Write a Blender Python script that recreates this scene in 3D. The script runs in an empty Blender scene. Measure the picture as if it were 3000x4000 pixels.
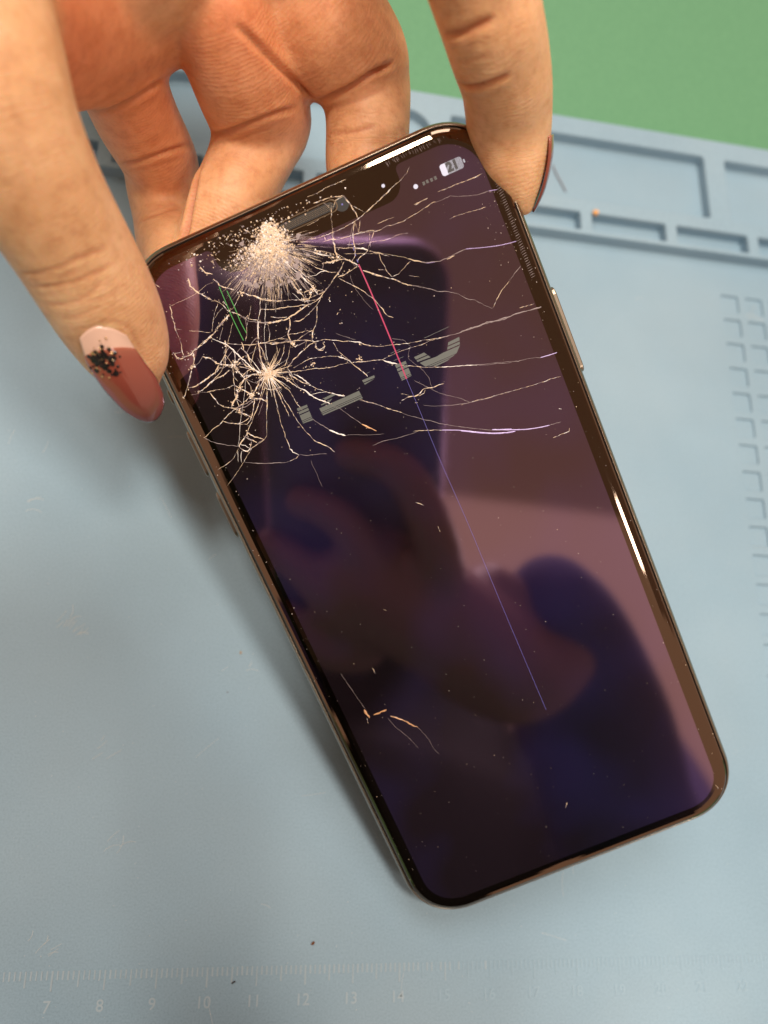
import bpy, bmesh, math, random
import numpy as np
from mathutils import Vector, Matrix
from mathutils.geometry import delaunay_2d_cdt
from mathutils.bvhtree import BVHTree

# ------------------------------------------------------------------ measured data (mm unless noted)
CAM_LOC = (-0.03968, 0.04036, 0.18757)
CAM_ROT = [[0.982362, -0.073122, -0.172097], [0.018678, 0.954138, -0.298785], [0.186052, 0.290301, 0.938675]]
LENS = 37.652
PH_ROT = [[0.862307, -0.486857, -0.139271], [0.370596, 0.794164, -0.481626], [0.345086, 0.363696, 0.86524]]
PH_LOC = (-0.00027, 0.07935, 0.04278)
CRACKS = [
(0.149,'b',[(-22.93,64.67),(-23.19,63.37),(-22.6,61.98),(-21.46,60.64),(-19.95,59.13),(-19.16,57.65),(-18.7,56.74),(-17.75,55.9),(-17.11,55.05),(-16.35,54.44)]),
(0.061,'b',[(-16.35,54.44),(-15.58,53.85),(-14.72,53.45)]),
(0.095,'b',[(-27.97,61.73),(-28.41,59.91),(-28.68,58.45),(-28.9,57.1),(-28.93,55.81),(-29.21,54.47),(-29.48,52.84)]),
(0.027,'b',[(-27.9,61.7),(-26.62,61.72),(-25.15,61.66),(-23.93,61.7),(-22.66,61.87),(-20.61,62.4),(-19.27,62.39)]),
(0.027,'b',[(-28.79,57.92),(-27.89,57.31)]),
(0.027,'b',[(-26.73,56.6),(-24.57,55.45),(-23.36,54.86)]),
(0.151,'b',[(-30.81,54.14),(-30.79,53.26),(-30.28,52.74),(-29.35,52.78),(-28.3,52.77),(-27.69,53.09)]),
(0.062,'b',[(-30.87,54.02),(-29.75,53.83),(-29.14,54.44)]),
(0.123,'b',[(-27.69,53.09),(-26.15,53.45),(-24.38,53.99),(-22.73,54.59),(-20.98,55.42),(-19.05,56.32)]),
(0.041,'b',[(-23.05,54.87),(-22.17,56.37),(-21.3,57.57),(-20.12,58.78)]),
(0.034,'b',[(-21.94,56.55),(-20.62,57.42),(-19.53,57.81)]),
(0.041,'b',[(-22.43,54.89),(-20.5,55.79),(-18.98,56.14)]),
(0.103,'b',[(-27.81,53.14),(-28.09,51.65),(-29.05,50.6),(-30.15,49.3),(-30.99,48.35)]),
(0.137,'b',[(-26.41,51.66),(-25.33,50.76),(-24.68,49.59),(-23.79,48.92),(-22.59,48.25),(-21.85,48.22)]),
(0.233,'b',[(-22.59,48.25),(-21.84,47.93),(-21.82,47.33)]),
(0.096,'b',[(-23.36,48.88),(-22.66,50.33),(-21.77,51.56)]),
(0.048,'b',[(-23.55,49.11),(-22.73,50.66),(-21.95,51.49)]),
(0.096,'w',[(-23.57,53.79),(-22.55,52.77),(-21.78,51.85),(-21.06,50.52),(-20.38,48.77),(-19.57,46.95),(-18.84,45.6),(-18.2,45.03)]),
(0.062,'b',[(-21.54,52.04),(-19.78,50.99),(-18.05,50.18),(-16.47,49.71),(-14.91,49.18),(-12.66,48.22)]),
(0.041,'b',[(-21.42,51.99),(-20.17,53.34),(-19.0,54.86)]),
(0.034,'b',[(-22.44,53.01),(-21.55,54.22),(-21.02,54.72)]),
(0.117,'b',[(-19.11,51.14),(-19.3,49.77),(-19.07,48.35),(-19.21,47.09),(-18.84,45.6)]),
(0.048,'b',[(-16.83,54.36),(-17.32,52.69),(-18.37,51.11)]),
(0.041,'b',[(-16.96,49.63),(-18.2,48.27),(-19.15,47.21)]),
(0.096,'b',[(-14.84,53.5),(-15.57,51.94),(-16.41,49.83),(-16.73,48.51),(-17.33,46.57),(-17.53,45.18)]),
(0.069,'b',[(-16.33,49.36),(-16.51,47.68),(-16.44,45.89),(-16.09,45.01)]),
(0.055,'w',[(-15.46,49.28),(-16.06,47.34),(-16.15,46.5)]),
(0.122,'b',[(-14.95,53.26),(-14.07,52.59),(-12.52,52.07),(-10.99,51.84)]),
(0.101,'b',[(-19.05,62.86),(-18.51,61.5),(-17.57,60.67),(-16.5,59.79)]),
(0.101,'b',[(-15.43,58.9),(-14.17,57.79),(-12.78,56.63),(-11.78,55.91),(-9.61,54.83)]),
(0.041,'b',[(-15.43,58.9),(-16.74,58.04),(-18.16,56.94)]),
(0.068,'b',[(-12.84,56.51),(-13.52,55.37),(-14.2,54.23),(-14.95,53.26)]),
(0.047,'b',[(-13.69,55.01),(-10.19,53.58)]),
(0.034,'b',[(-14.9,56.25),(-16.11,54.62),(-16.98,53.41)]),
(0.107,'b',[(-20.24,65.62),(-19.97,64.95),(-19.83,64.32),(-18.83,63.61)]),
(0.107,'b',[(-17.82,65.71),(-17.79,64.85)]),
(0.08,'b',[(-16.92,65.74),(-16.6,65.18)]),
(0.089,'b',[(-22.14,47.61),(-21.66,46.38),(-21.31,45.19)]),
(0.062,'b',[(-24.1,48.9),(-25.33,48.25),(-27.31,47.93),(-29.16,47.56)]),
(0.055,'b',[(-23.72,48.74),(-24.75,47.86),(-26.23,47.31),(-27.09,46.79)]),
(0.055,'b',[(-23.07,47.57),(-24.8,47.14),(-26.17,47.14)]),
(0.048,'b',[(-21.27,47.53),(-20.25,46.8),(-19.29,45.94)]),
(0.096,'b',[(-21.85,48.22),(-20.62,48.58),(-19.76,48.79)]),
(0.095,'w',[(-19.08,58.76),(-18.74,57.9)]),
(0.081,'b',[(-28.59,65.9),(-28.24,65.26)]),
(0.062,'b',[(-29.04,50.63),(-29.94,49.4),(-31.35,47.78),(-32.33,46.72),(-32.76,46.46)]),
(0.11,'b',[(-24.4,49.22),(-25.62,48.27),(-27.35,47.84),(-29.34,47.51),(-30.59,47.46),(-31.31,47.69)]),
(0.083,'b',[(-23.18,47.66),(-24.59,47.24),(-26.33,47.1),(-27.88,46.73),(-29.31,46.31),(-30.09,46.27)]),
(0.062,'b',[(-23.59,44.88),(-24.93,44.94),(-26.57,45.35),(-28.11,45.64),(-29.56,46.12)]),
(0.028,'b',[(-29.56,46.12),(-31.41,46.4)]),
(0.069,'b',[(-28.11,45.64),(-27.83,44.32),(-27.54,43.0),(-26.79,42.01)]),
(0.111,'b',[(-26.79,42.01),(-25.68,41.45),(-25.11,41.05)]),
(0.152,'b',[(-23.25,43.99),(-23.97,42.81),(-25.56,41.7)]),
(0.069,'b',[(-24.28,42.79),(-23.55,41.43)]),
(0.125,'b',[(-23.46,44.82),(-22.81,43.95),(-22.04,43.02),(-21.36,41.53),(-20.08,40.68),(-19.5,39.98)]),
(0.083,'b',[(-18.29,44.52),(-20.22,42.68),(-21.63,41.94),(-23.48,41.25),(-25.16,40.92),(-26.91,40.48),(-28.09,39.93)]),
(0.056,'b',[(-28.09,39.93),(-30.23,39.34),(-32.11,38.63),(-32.59,38.61)]),
(0.125,'b',[(-24.91,40.81),(-24.25,39.63),(-23.41,38.81),(-23.02,38.34)]),
(0.09,'b',[(-21.29,41.35),(-21.76,40.36),(-22.6,39.22),(-23.14,38.39)]),
(0.063,'b',[(-28.22,39.98),(-27.38,39.17),(-26.04,38.44),(-24.21,38.4),(-23.28,38.75)]),
(0.042,'b',[(-26.07,38.37),(-24.41,37.65),(-23.26,38.14)]),
(0.042,'l',[(-32.59,38.61),(-31.74,37.48),(-30.42,36.37),(-29.0,35.45),(-27.52,34.66)]),
(0.063,'b',[(-17.97,44.23),(-19.09,42.49),(-20.7,40.35),(-22.34,38.8),(-23.5,37.64),(-24.79,36.53)]),
(0.14,'b',[(-24.79,36.53),(-25.22,35.95),(-26.59,35.33),(-27.46,34.48)]),
(0.098,'b',[(-25.04,36.33),(-24.11,35.02),(-22.79,33.91)]),
(0.119,'b',[(-25.52,35.63),(-24.99,34.79),(-24.12,34.03)]),
(0.105,'b',[(-24.98,34.48),(-25.72,33.42),(-26.53,33.16)]),
(0.091,'b',[(-27.46,34.48),(-27.06,33.69),(-26.31,32.98)]),
(0.049,'b',[(-22.63,33.92),(-23.82,33.67),(-25.46,33.46),(-26.83,32.52),(-27.83,31.72)]),
(0.028,'b',[(-27.83,31.72),(-29.4,30.69),(-30.92,29.8),(-32.44,28.9)]),
(0.049,'l',[(-27.83,31.72),(-26.99,31.2),(-25.25,30.29)]),
(0.028,'l',[(-25.25,30.29),(-23.7,29.62),(-21.59,28.86)]),
(0.035,'b',[(-27.7,34.28),(-28.7,33.48),(-30.15,32.72),(-31.67,32.45),(-32.88,32.2)]),
(0.035,'w',[(-27.37,33.67),(-28.28,31.76)]),
(0.028,'w',[(-28.01,33.95),(-28.8,32.13)]),
(0.028,'w',[(-20.21,46.24),(-21.58,44.31),(-23.54,41.12),(-24.99,39.04),(-26.19,36.98),(-27.65,34.71)]),
(0.055,'b',[(-18.43,41.61),(-19.6,39.42),(-20.54,37.57)]),
(0.028,'b',[(-20.54,37.57),(-21.42,35.68),(-22.01,34.41),(-22.82,33.84)]),
(0.104,'b',[(-18.78,42.5),(-18.12,41.62),(-17.05,41.31),(-15.88,41.25)]),
(0.089,'b',[(-22.65,44.62),(-21.17,45.17),(-19.75,45.3),(-18.12,44.89)]),
(0.076,'b',[(-20.41,48.38),(-20.12,47.08),(-19.27,45.98),(-18.24,44.94)]),
(0.096,'w',[(-21.92,47.12),(-21.5,45.76),(-21.36,45.1)]),
(0.041,'b',[(-22.8,47.5),(-22.67,45.22)]),
(0.062,'b',[(-21.36,45.1),(-22.39,44.51),(-23.01,44.18)]),
(0.055,'b',[(-17.14,43.73),(-17.48,41.05),(-17.85,39.26),(-18.37,36.48)]),
(0.055,'b',[(-17.07,43.55),(-16.91,40.95),(-16.74,39.38)]),
(0.035,'l',[(-20.0,40.2),(-21.82,38.27)]),
(0.111,'b',[(-32.98,46.63),(-32.66,46.34)]),
(0.102,'b',[(3.06,56.46),(1.87,55.43),(0.71,54.8),(-0.74,53.87),(-2.04,53.29),(-3.09,52.6),(-4.71,52.3),(-6.17,52.35),(-8.51,51.78),(-9.91,51.66),(-11.5,51.77),(-13.11,52.18),(-14.73,52.87)]),
(0.068,'b',[(-3.14,52.48),(-4.25,51.67),(-5.5,51.2),(-6.93,50.67),(-8.08,50.44),(-9.13,50.75)]),
(0.054,'b',[(-2.04,53.29),(-3.37,53.29),(-4.85,53.29)]),
(0.061,'b',[(-13.51,57.08),(-12.58,56.18),(-10.06,54.88),(-6.73,53.74),(-5.04,52.87),(-3.44,52.47)]),
(0.054,'b',[(-13.6,54.97),(-11.36,54.01),(-8.71,53.3),(-6.58,52.75),(-4.71,52.3)]),
(0.054,'b',[(-12.54,53.08),(-9.92,51.96)]),
(0.102,'b',[(-9.59,51.38),(-10.03,50.42),(-11.07,49.13)]),
(0.096,'b',[(-11.07,49.13),(-11.09,48.12),(-10.81,47.42)]),
(0.068,'b',[(-4.3,51.55),(-4.95,50.11),(-5.91,48.64),(-6.72,47.84)]),
(0.137,'b',[(-6.61,48.08),(-7.45,46.55)]),
(0.061,'b',[(-11.2,49.18),(-9.64,48.66),(-7.67,48.39),(-6.75,47.78)]),
(0.096,'b',[(-16.82,50.01),(-14.94,49.2),(-13.06,48.39),(-11.07,47.82),(-9.11,47.19),(-7.51,46.43)]),
(0.055,'b',[(-7.56,46.31),(-5.67,45.86),(-3.46,44.76),(-1.63,43.83)]),
(0.075,'w',[(-1.63,43.83),(-0.56,43.22),(0.37,42.6)]),
(0.041,'b',[(0.37,42.6),(1.81,41.47),(3.79,40.54)]),
(0.048,'b',[(-13.03,49.1),(-11.28,48.35)]),
(0.048,'b',[(-15.26,49.48),(-13.28,49.21),(-11.38,49.12)]),
(0.096,'b',[(-13.48,43.88),(-12.04,44.73),(-10.22,45.41),(-8.46,45.97),(-6.93,46.04)]),
(0.062,'b',[(-9.02,46.06),(-8.44,46.69)]),
(0.041,'b',[(-12.6,43.5),(-10.39,43.72),(-8.34,43.58),(-6.09,42.9),(-4.46,42.19)]),
(0.089,'w',[(-4.46,42.19),(-3.61,41.39),(-2.65,40.17)]),
(0.041,'b',[(-4.23,44.73),(-4.07,43.05)]),
(0.062,'b',[(-4.07,43.05),(-3.45,41.76),(-2.65,40.17),(-1.85,38.57),(-0.95,36.84)]),
(0.055,'b',[(-14.27,43.48),(-11.82,42.57),(-9.91,42.12),(-7.99,41.36),(-5.39,40.76),(-2.65,40.17),(-0.3,39.37),(2.86,38.38)]),
(0.069,'b',[(-12.3,47.77),(-12.98,46.6),(-14.05,45.6),(-15.33,45.12),(-16.38,45.13)]),
(0.055,'b',[(-11.35,47.21),(-12.51,45.67),(-13.87,44.34)]),
(0.041,'b',[(-13.62,48.48),(-14.09,46.49)]),
(0.069,'b',[(-16.42,49.25),(-16.41,47.35),(-16.27,45.38)]),
(0.069,'b',[(-16.55,49.31),(-17.21,47.25),(-17.58,45.8)]),
(0.068,'b',[(-13.54,52.22),(-13.84,50.61),(-14.58,49.33)]),
(0.048,'b',[(-10.94,54.26),(-11.39,53.31)]),
(0.109,'w',[(-14.87,53.22),(-15.71,51.42),(-16.33,50.09)]),
(0.088,'b',[(-6.78,57.17),(-6.41,55.73),(-5.85,54.36),(-5.68,53.43)]),
(0.054,'b',[(-6.59,56.95),(-5.46,57.16)]),
(0.101,'w',[(-6.71,61.5),(-5.88,59.46),(-4.89,57.77),(-4.19,56.05),(-3.68,54.56),(-3.31,53.41)]),
(0.054,'w',[(-3.68,59.77),(-4.48,58.01),(-3.99,56.82),(-2.28,56.36),(-0.48,56.44)]),
(0.054,'b',[(-3.38,59.79),(-2.27,58.33),(-0.6,56.49),(0.28,55.83),(1.39,55.35)]),
(0.101,'b',[(-0.2,57.72),(1.69,57.33),(3.39,56.88),(4.3,55.93),(5.07,55.04)]),
(0.081,'b',[(-0.27,57.89),(-0.69,56.95)]),
(0.081,'b',[(5.07,55.04),(3.6,54.69),(2.35,54.52),(1.08,54.64)]),
(0.067,'b',[(-1.99,59.61),(-0.46,58.11)]),
(0.061,'b',[(1.22,54.3),(2.85,52.32),(4.29,50.57),(5.32,48.84),(5.84,47.33),(6.21,46.17)]),
(0.074,'b',[(5.7,53.78),(7.1,52.62),(8.47,51.4)]),
(0.021,'l',[(-3.2,46.03),(-0.42,43.53)]),
(0.02,'l',[(3.21,54.15),(3.16,51.34),(3.72,49.25),(4.58,47.16)]),
(0.108,'b',[(-5.44,54.61),(-4.41,54.59),(-4.54,53.65),(-5.06,53.16),(-5.8,53.48),(-5.94,53.83)]),
(0.11,'b',[(-7.04,45.8),(-7.44,45.24),(-7.16,44.53),(-6.41,44.21),(-5.88,44.71),(-5.8,45.55)]),
(0.096,'b',[(-10.7,47.66),(-11.1,47.11),(-10.71,46.65),(-10.17,46.85)]),
(0.11,'b',[(-10.53,42.75),(-10.22,42.77)]),
(0.096,'b',[(-9.48,42.74),(-9.07,42.64)]),
(0.11,'b',[(-1.34,40.41),(-0.75,40.23)]),
(0.081,'w',[(-2.04,51.79),(-1.79,51.69)]),
(0.109,'b',[(-1.65,48.83),(-1.33,49.05)]),
(0.082,'b',[(-1.8,47.17),(-1.37,47.12)]),
(0.041,'w',[(-12.23,55.67),(-13.02,54.3),(-14.43,51.59),(-15.33,49.66)]),
(0.027,'w',[(-7.35,55.29),(-6.67,53.85),(-5.84,53.07),(-5.04,52.87)]),
(0.034,'b',[(-6.87,57.63),(-7.89,56.37),(-8.46,54.48)]),
(0.041,'b',[(-8.76,56.74),(-9.7,54.87)]),
(0.041,'b',[(-8.98,57.55),(-10.13,55.06)]),
(0.104,'b',[(-13.78,42.57),(-12.53,41.0),(-11.1,39.49),(-9.54,37.92),(-8.11,36.7)]),
(0.118,'w',[(-8.11,36.7),(-6.14,35.33)]),
(0.083,'b',[(-14.97,42.94),(-13.77,40.94),(-12.97,39.7)]),
(0.104,'w',[(-12.97,39.7),(-11.78,37.99),(-10.52,36.4),(-9.15,35.05)]),
(0.035,'l',[(-9.15,35.05),(-7.83,33.58),(-6.46,31.18),(-5.37,29.49)]),
(0.105,'o',[(-5.37,29.49),(-4.49,28.35),(-3.46,27.22)]),
(0.055,'b',[(-15.14,40.93),(-14.74,38.82),(-14.19,36.03)]),
(0.035,'l',[(-13.16,33.92),(-12.21,32.3),(-11.2,30.8)]),
(0.112,'w',[(-11.2,30.8),(-10.15,29.73),(-8.91,28.74)]),
(0.021,'l',[(-8.91,28.74),(-5.8,27.47),(-2.38,26.22)]),
(0.056,'b',[(-16.58,41.11),(-16.37,38.92),(-16.01,36.06),(-15.68,34.1),(-15.29,32.26),(-14.59,30.43)]),
(0.105,'b',[(-14.59,30.43),(-14.05,29.59),(-13.19,28.76),(-12.39,27.8),(-11.94,26.75)]),
(0.049,'b',[(-17.64,41.12),(-18.09,38.17),(-18.73,35.12),(-19.03,32.82),(-19.14,30.57)]),
(0.105,'w',[(-19.14,30.57),(-18.89,29.77),(-18.06,28.87)]),
(0.063,'b',[(-18.06,28.87),(-18.84,28.51),(-20.08,28.51)]),
(0.028,'l',[(-20.08,28.51),(-22.03,28.97),(-24.67,29.96),(-25.93,30.58)]),
(0.028,'l',[(-17.91,28.88),(-15.75,27.87),(-13.34,27.05)]),
(0.049,'b',[(-17.01,40.84),(-16.87,38.84),(-16.82,35.96)]),
(0.049,'b',[(-18.84,41.49),(-19.28,39.88),(-20.29,38.21)]),
(0.035,'l',[(-4.03,33.59),(-2.21,32.21),(-0.46,30.69)]),
(0.097,'w',[(-12.91,42.49),(-11.86,41.15),(-11.11,39.79)]),
(0.083,'w',[(-13.67,42.82),(-13.39,42.11)]),
(0.041,'b',[(-17.55,45.23),(-16.0,45.3),(-13.8,45.82)]),
(0.07,'b',[(-16.25,33.52),(-15.84,33.41)]),
(0.021,'l',[(-16.54,27.13),(-16.5,24.48),(-16.59,21.88)]),
(0.09,'w',[(-0.15,42.89),(0.39,42.48)]),
(0.058,'b',[(0.39,42.48),(1.05,41.94),(2.76,40.93),(4.82,40.31),(7.34,39.49),(10.61,38.78),(13.63,37.91)]),
(0.074,'b',[(-1.51,39.78),(0.41,39.22),(2.44,38.52)]),
(0.107,'w',[(2.71,38.32),(3.61,37.48),(4.73,36.74)]),
(0.058,'b',[(4.73,36.74),(6.73,35.52),(9.52,34.05),(11.82,33.1)]),
(0.074,'w',[(11.82,33.1),(14.94,31.98),(17.74,30.95)]),
(0.033,'l',[(17.74,30.95),(21.21,29.8),(23.7,28.91)]),
(0.041,'b',[(2.62,38.53),(5.16,38.58),(7.96,38.43),(10.69,38.13),(13.6,37.84)]),
(0.115,'b',[(13.3,37.97),(13.97,37.86)]),
(0.082,'l',[(13.63,37.91),(15.48,37.64),(18.05,37.41),(20.58,37.1),(23.93,36.62),(26.68,36.48)]),
(0.041,'g',[(10.88,39.01),(13.22,39.05),(15.73,39.11)]),
(0.092,'b',[(2.95,30.45),(4.62,30.54),(6.09,30.17),(7.24,30.75),(8.9,30.4),(11.01,30.29)]),
(0.067,'b',[(6.11,29.99),(7.14,30.08),(7.55,30.62)]),
(0.05,'b',[(3.28,31.65),(4.53,30.76)]),
(0.042,'b',[(-4.11,33.86),(-2.11,32.19),(-0.18,30.36)]),
(0.075,'b',[(-0.14,30.43),(1.16,29.23),(2.11,28.46)]),
(0.034,'l',[(2.11,28.46),(4.09,26.7),(6.32,25.09),(8.81,23.2),(12.29,21.05),(19.24,17.59)]),
(0.109,'o',[(-5.33,29.41),(-4.33,28.34),(-3.52,27.25)]),
(0.05,'b',[(2.65,24.58),(5.18,23.67),(7.51,22.7)]),
(0.084,'p',[(7.51,22.7),(10.59,21.33),(13.55,19.68),(15.81,18.52),(19.11,17.27)]),
(0.076,'p',[(15.88,19.13),(19.33,17.82)]),
(0.034,'l',[(-5.21,25.05),(-0.81,24.62),(3.2,24.16)]),
(0.033,'l',[(6.19,28.24),(9.19,26.76),(11.56,25.92),(14.17,25.24),(17.37,24.67),(21.83,24.18)]),
(0.025,'l',[(6.35,32.93),(8.77,30.09),(11.39,27.7),(14.17,25.24)]),
(0.025,'l',[(5.57,41.21),(7.56,40.01),(8.09,38.73),(6.96,36.92),(8.06,34.86),(8.98,32.33),(8.83,30.24)]),
(0.057,'b',[(5.99,46.75),(6.51,45.07),(7.29,44.39)]),
(0.117,'b',[(4.93,29.14),(5.43,29.02)]),
(0.041,'g',[(4.33,38.94),(6.2,38.92)]),
(0.041,'g',[(4.27,37.55),(6.3,37.47)]),
(0.041,'g',[(-1.19,37.43),(-0.3,37.4)]),
(0.082,'l',[(17.29,37.47),(20.7,37.14),(25.76,36.52),(29.96,36.01),(31.97,35.75)]),
(0.033,'l',[(15.03,31.94),(19.75,30.35),(24.78,28.62),(28.67,27.65)]),
(0.091,'p',[(28.67,27.65),(30.19,27.44),(31.73,27.3)]),
(0.033,'b',[(12.42,25.54),(14.11,25.27),(17.15,24.76),(20.9,24.23),(25.18,23.72)]),
(0.058,'b',[(25.18,23.72),(27.75,23.42),(30.84,23.1)]),
(0.135,'p',[(10.65,21.21),(13.61,19.56),(16.18,18.27),(18.26,17.55),(19.75,17.18)]),
(0.109,'p',[(15.99,19.14),(18.45,18.02),(21.57,16.76),(24.02,16.07),(25.87,15.72)]),
(0.034,'l',[(25.87,15.72),(27.94,15.47)]),
(0.067,'b',[(25.68,13.33),(26.58,13.31),(27.32,13.35),(28.74,13.29),(28.95,13.84)]),
(0.084,'b',[(28.5,17.87),(28.93,17.59)]),
(0.08,'b',[(17.57,65.04),(15.58,64.41),(13.87,63.78),(11.18,62.89),(8.81,62.12),(6.94,61.82),(5.41,61.65),(3.98,61.71)]),
(0.053,'b',[(3.98,61.71),(1.71,61.85),(-1.24,62.43)]),
(0.053,'b',[(19.68,66.29),(18.81,65.59),(17.57,65.04)]),
(0.066,'b',[(21.51,59.42),(20.01,59.24),(18.62,59.02)]),
(0.053,'b',[(18.62,59.02),(16.51,58.82),(14.58,58.69),(12.66,58.96),(11.19,58.9)]),
(0.067,'b',[(11.19,58.9),(9.56,59.18),(6.42,59.97),(3.66,60.33),(1.05,61.03)]),
(0.107,'b',[(4.82,65.88),(4.0,64.04),(3.52,62.32),(2.9,60.93),(2.65,59.37),(2.29,57.57)]),
(0.079,'b',[(2.18,67.42),(3.84,67.25),(5.21,67.08),(6.36,66.72),(7.31,66.59)]),
(0.079,'b',[(3.64,66.8),(4.21,66.14),(4.57,65.31)]),
(0.053,'b',[(4.69,65.25),(5.91,66.37),(7.38,66.42)]),
(0.106,'b',[(7.06,66.69),(7.65,66.37)]),
(0.093,'b',[(7.38,66.42),(7.77,65.03),(8.05,63.68),(8.15,62.26)]),
(0.046,'b',[(7.79,64.74),(8.69,63.82),(9.6,62.6)]),
(0.06,'b',[(7.48,61.73),(7.42,60.93),(7.43,59.96),(10.16,59.2)]),
(0.073,'b',[(7.36,61.78),(6.4,60.26),(5.79,57.88)]),
(0.053,'b',[(8.49,61.71),(7.48,60.07)]),
(0.04,'b',[(4.77,58.88),(7.57,57.95),(9.69,57.46),(12.05,56.87),(15.11,56.53)]),
(0.054,'b',[(2.47,59.31),(5.05,58.2),(7.68,56.86)]),
(0.12,'w',[(5.79,57.88),(6.97,57.24),(7.73,56.63)]),
(0.08,'b',[(7.8,56.46),(9.49,55.32),(10.65,54.26)]),
(0.04,'b',[(3.68,57.74),(8.24,55.79),(10.77,54.56),(12.13,53.63),(13.46,52.64)]),
(0.094,'b',[(13.46,52.64),(14.79,51.65),(16.12,50.65)]),
(0.04,'p',[(16.12,50.65),(17.67,50.2)]),
(0.094,'w',[(-1.16,60.03),(0.16,59.04),(1.65,58.12)]),
(0.107,'b',[(0.0,57.71),(2.01,57.27),(3.47,56.92),(4.24,56.03),(5.02,55.13)]),
(0.08,'b',[(7.73,56.63),(6.21,56.17),(5.28,55.73)]),
(0.067,'b',[(9.98,59.14),(8.88,57.95),(7.83,56.87)]),
(0.054,'b',[(9.09,59.1),(8.3,56.95)]),
(0.094,'b',[(5.75,53.77),(7.0,52.6),(8.53,51.38)]),
(0.108,'b',[(8.53,51.38),(10.18,50.1),(12.43,48.14)]),
(0.027,'l',[(12.43,48.14),(15.85,45.82)]),
(0.054,'b',[(9.2,55.31),(9.11,54.08),(9.31,52.17),(9.76,50.84)]),
(0.061,'b',[(9.76,50.84),(10.96,50.9),(12.36,51.42),(13.8,52.07)]),
(0.061,'b',[(8.05,52.99),(8.99,52.45)]),
(0.061,'b',[(12.59,49.91),(14.13,49.04)]),
(0.033,'l',[(4.63,58.24),(5.72,59.72),(6.91,61.42)]),
(0.047,'b',[(10.93,59.98),(13.94,59.92)]),
(0.06,'b',[(18.01,60.31),(20.52,60.46)]),
(0.06,'b',[(1.76,61.97),(1.64,61.05)]),
(0.04,'b',[(-0.3,64.51),(1.48,64.57),(3.25,64.64)]),
(0.04,'b',[(1.62,68.75),(5.15,68.87),(8.85,68.77)]),
(0.066,'b',[(22.51,60.7),(26.73,60.52),(30.69,60.45)]),
(0.04,'l',[(21.35,59.29),(24.22,59.29),(27.63,57.83),(30.6,57.38)]),
(0.066,'p',[(30.6,57.38),(32.03,57.03)]),
(0.066,'b',[(18.15,60.25),(20.52,60.41)]),
(0.066,'b',[(22.66,55.85),(25.86,55.58),(29.13,55.14)]),
(0.054,'l',[(16.05,50.76),(18.37,50.04),(19.81,49.99),(23.36,50.14)]),
(0.067,'p',[(23.36,50.14),(26.42,49.11),(29.28,48.3),(31.98,47.84)]),
(0.107,'b',[(19.76,49.87),(21.19,49.82)]),
(0.041,'l',[(12.36,48.25),(16.18,45.47),(19.47,43.48),(21.62,41.56),(23.96,38.97)]),
(0.054,'b',[(23.96,38.97),(26.8,41.33),(28.62,42.25)]),
(0.04,'l',[(28.62,42.25),(31.22,43.68)]),
(0.054,'b',[(28.35,37.09),(31.02,36.8)]),
(0.163,'o',[(-27.18,-21.54),(-26.89,-23.57)]),
(0.162,'o',[(-25.91,-23.37),(-23.22,-23.28)]),
(0.109,'o',[(-23.05,-24.94),(-20.91,-26.84),(-18.99,-29.28)]),
(0.038,'l',[(-18.99,-29.28),(-18.02,-32.61),(-17.41,-36.12)]),
(0.027,'l',[(-28.35,-12.86),(-26.93,-21.65)]),
(0.027,'l',[(-23.66,-24.99),(-22.33,-28.78),(-20.71,-33.36)]),
(0.054,'b',[(-27.38,-23.35),(-27.6,-24.53)]),
(0.064,'b',[(-2.06,12.26),(-0.85,11.16)]),
(0.065,'b',[(-0.01,6.49),(0.06,5.31)]),
(0.084,'b',[(2.0,-56.24),(1.31,-57.27)]),
(0.054,'b',[(-22.26,-14.29),(-22.23,-15.55)]),
(0.053,'b',[(-15.65,-4.36),(-15.28,-4.82)]),
(0.07,'b',[(30.71,-64.58),(30.93,-65.68)]),
]
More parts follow.
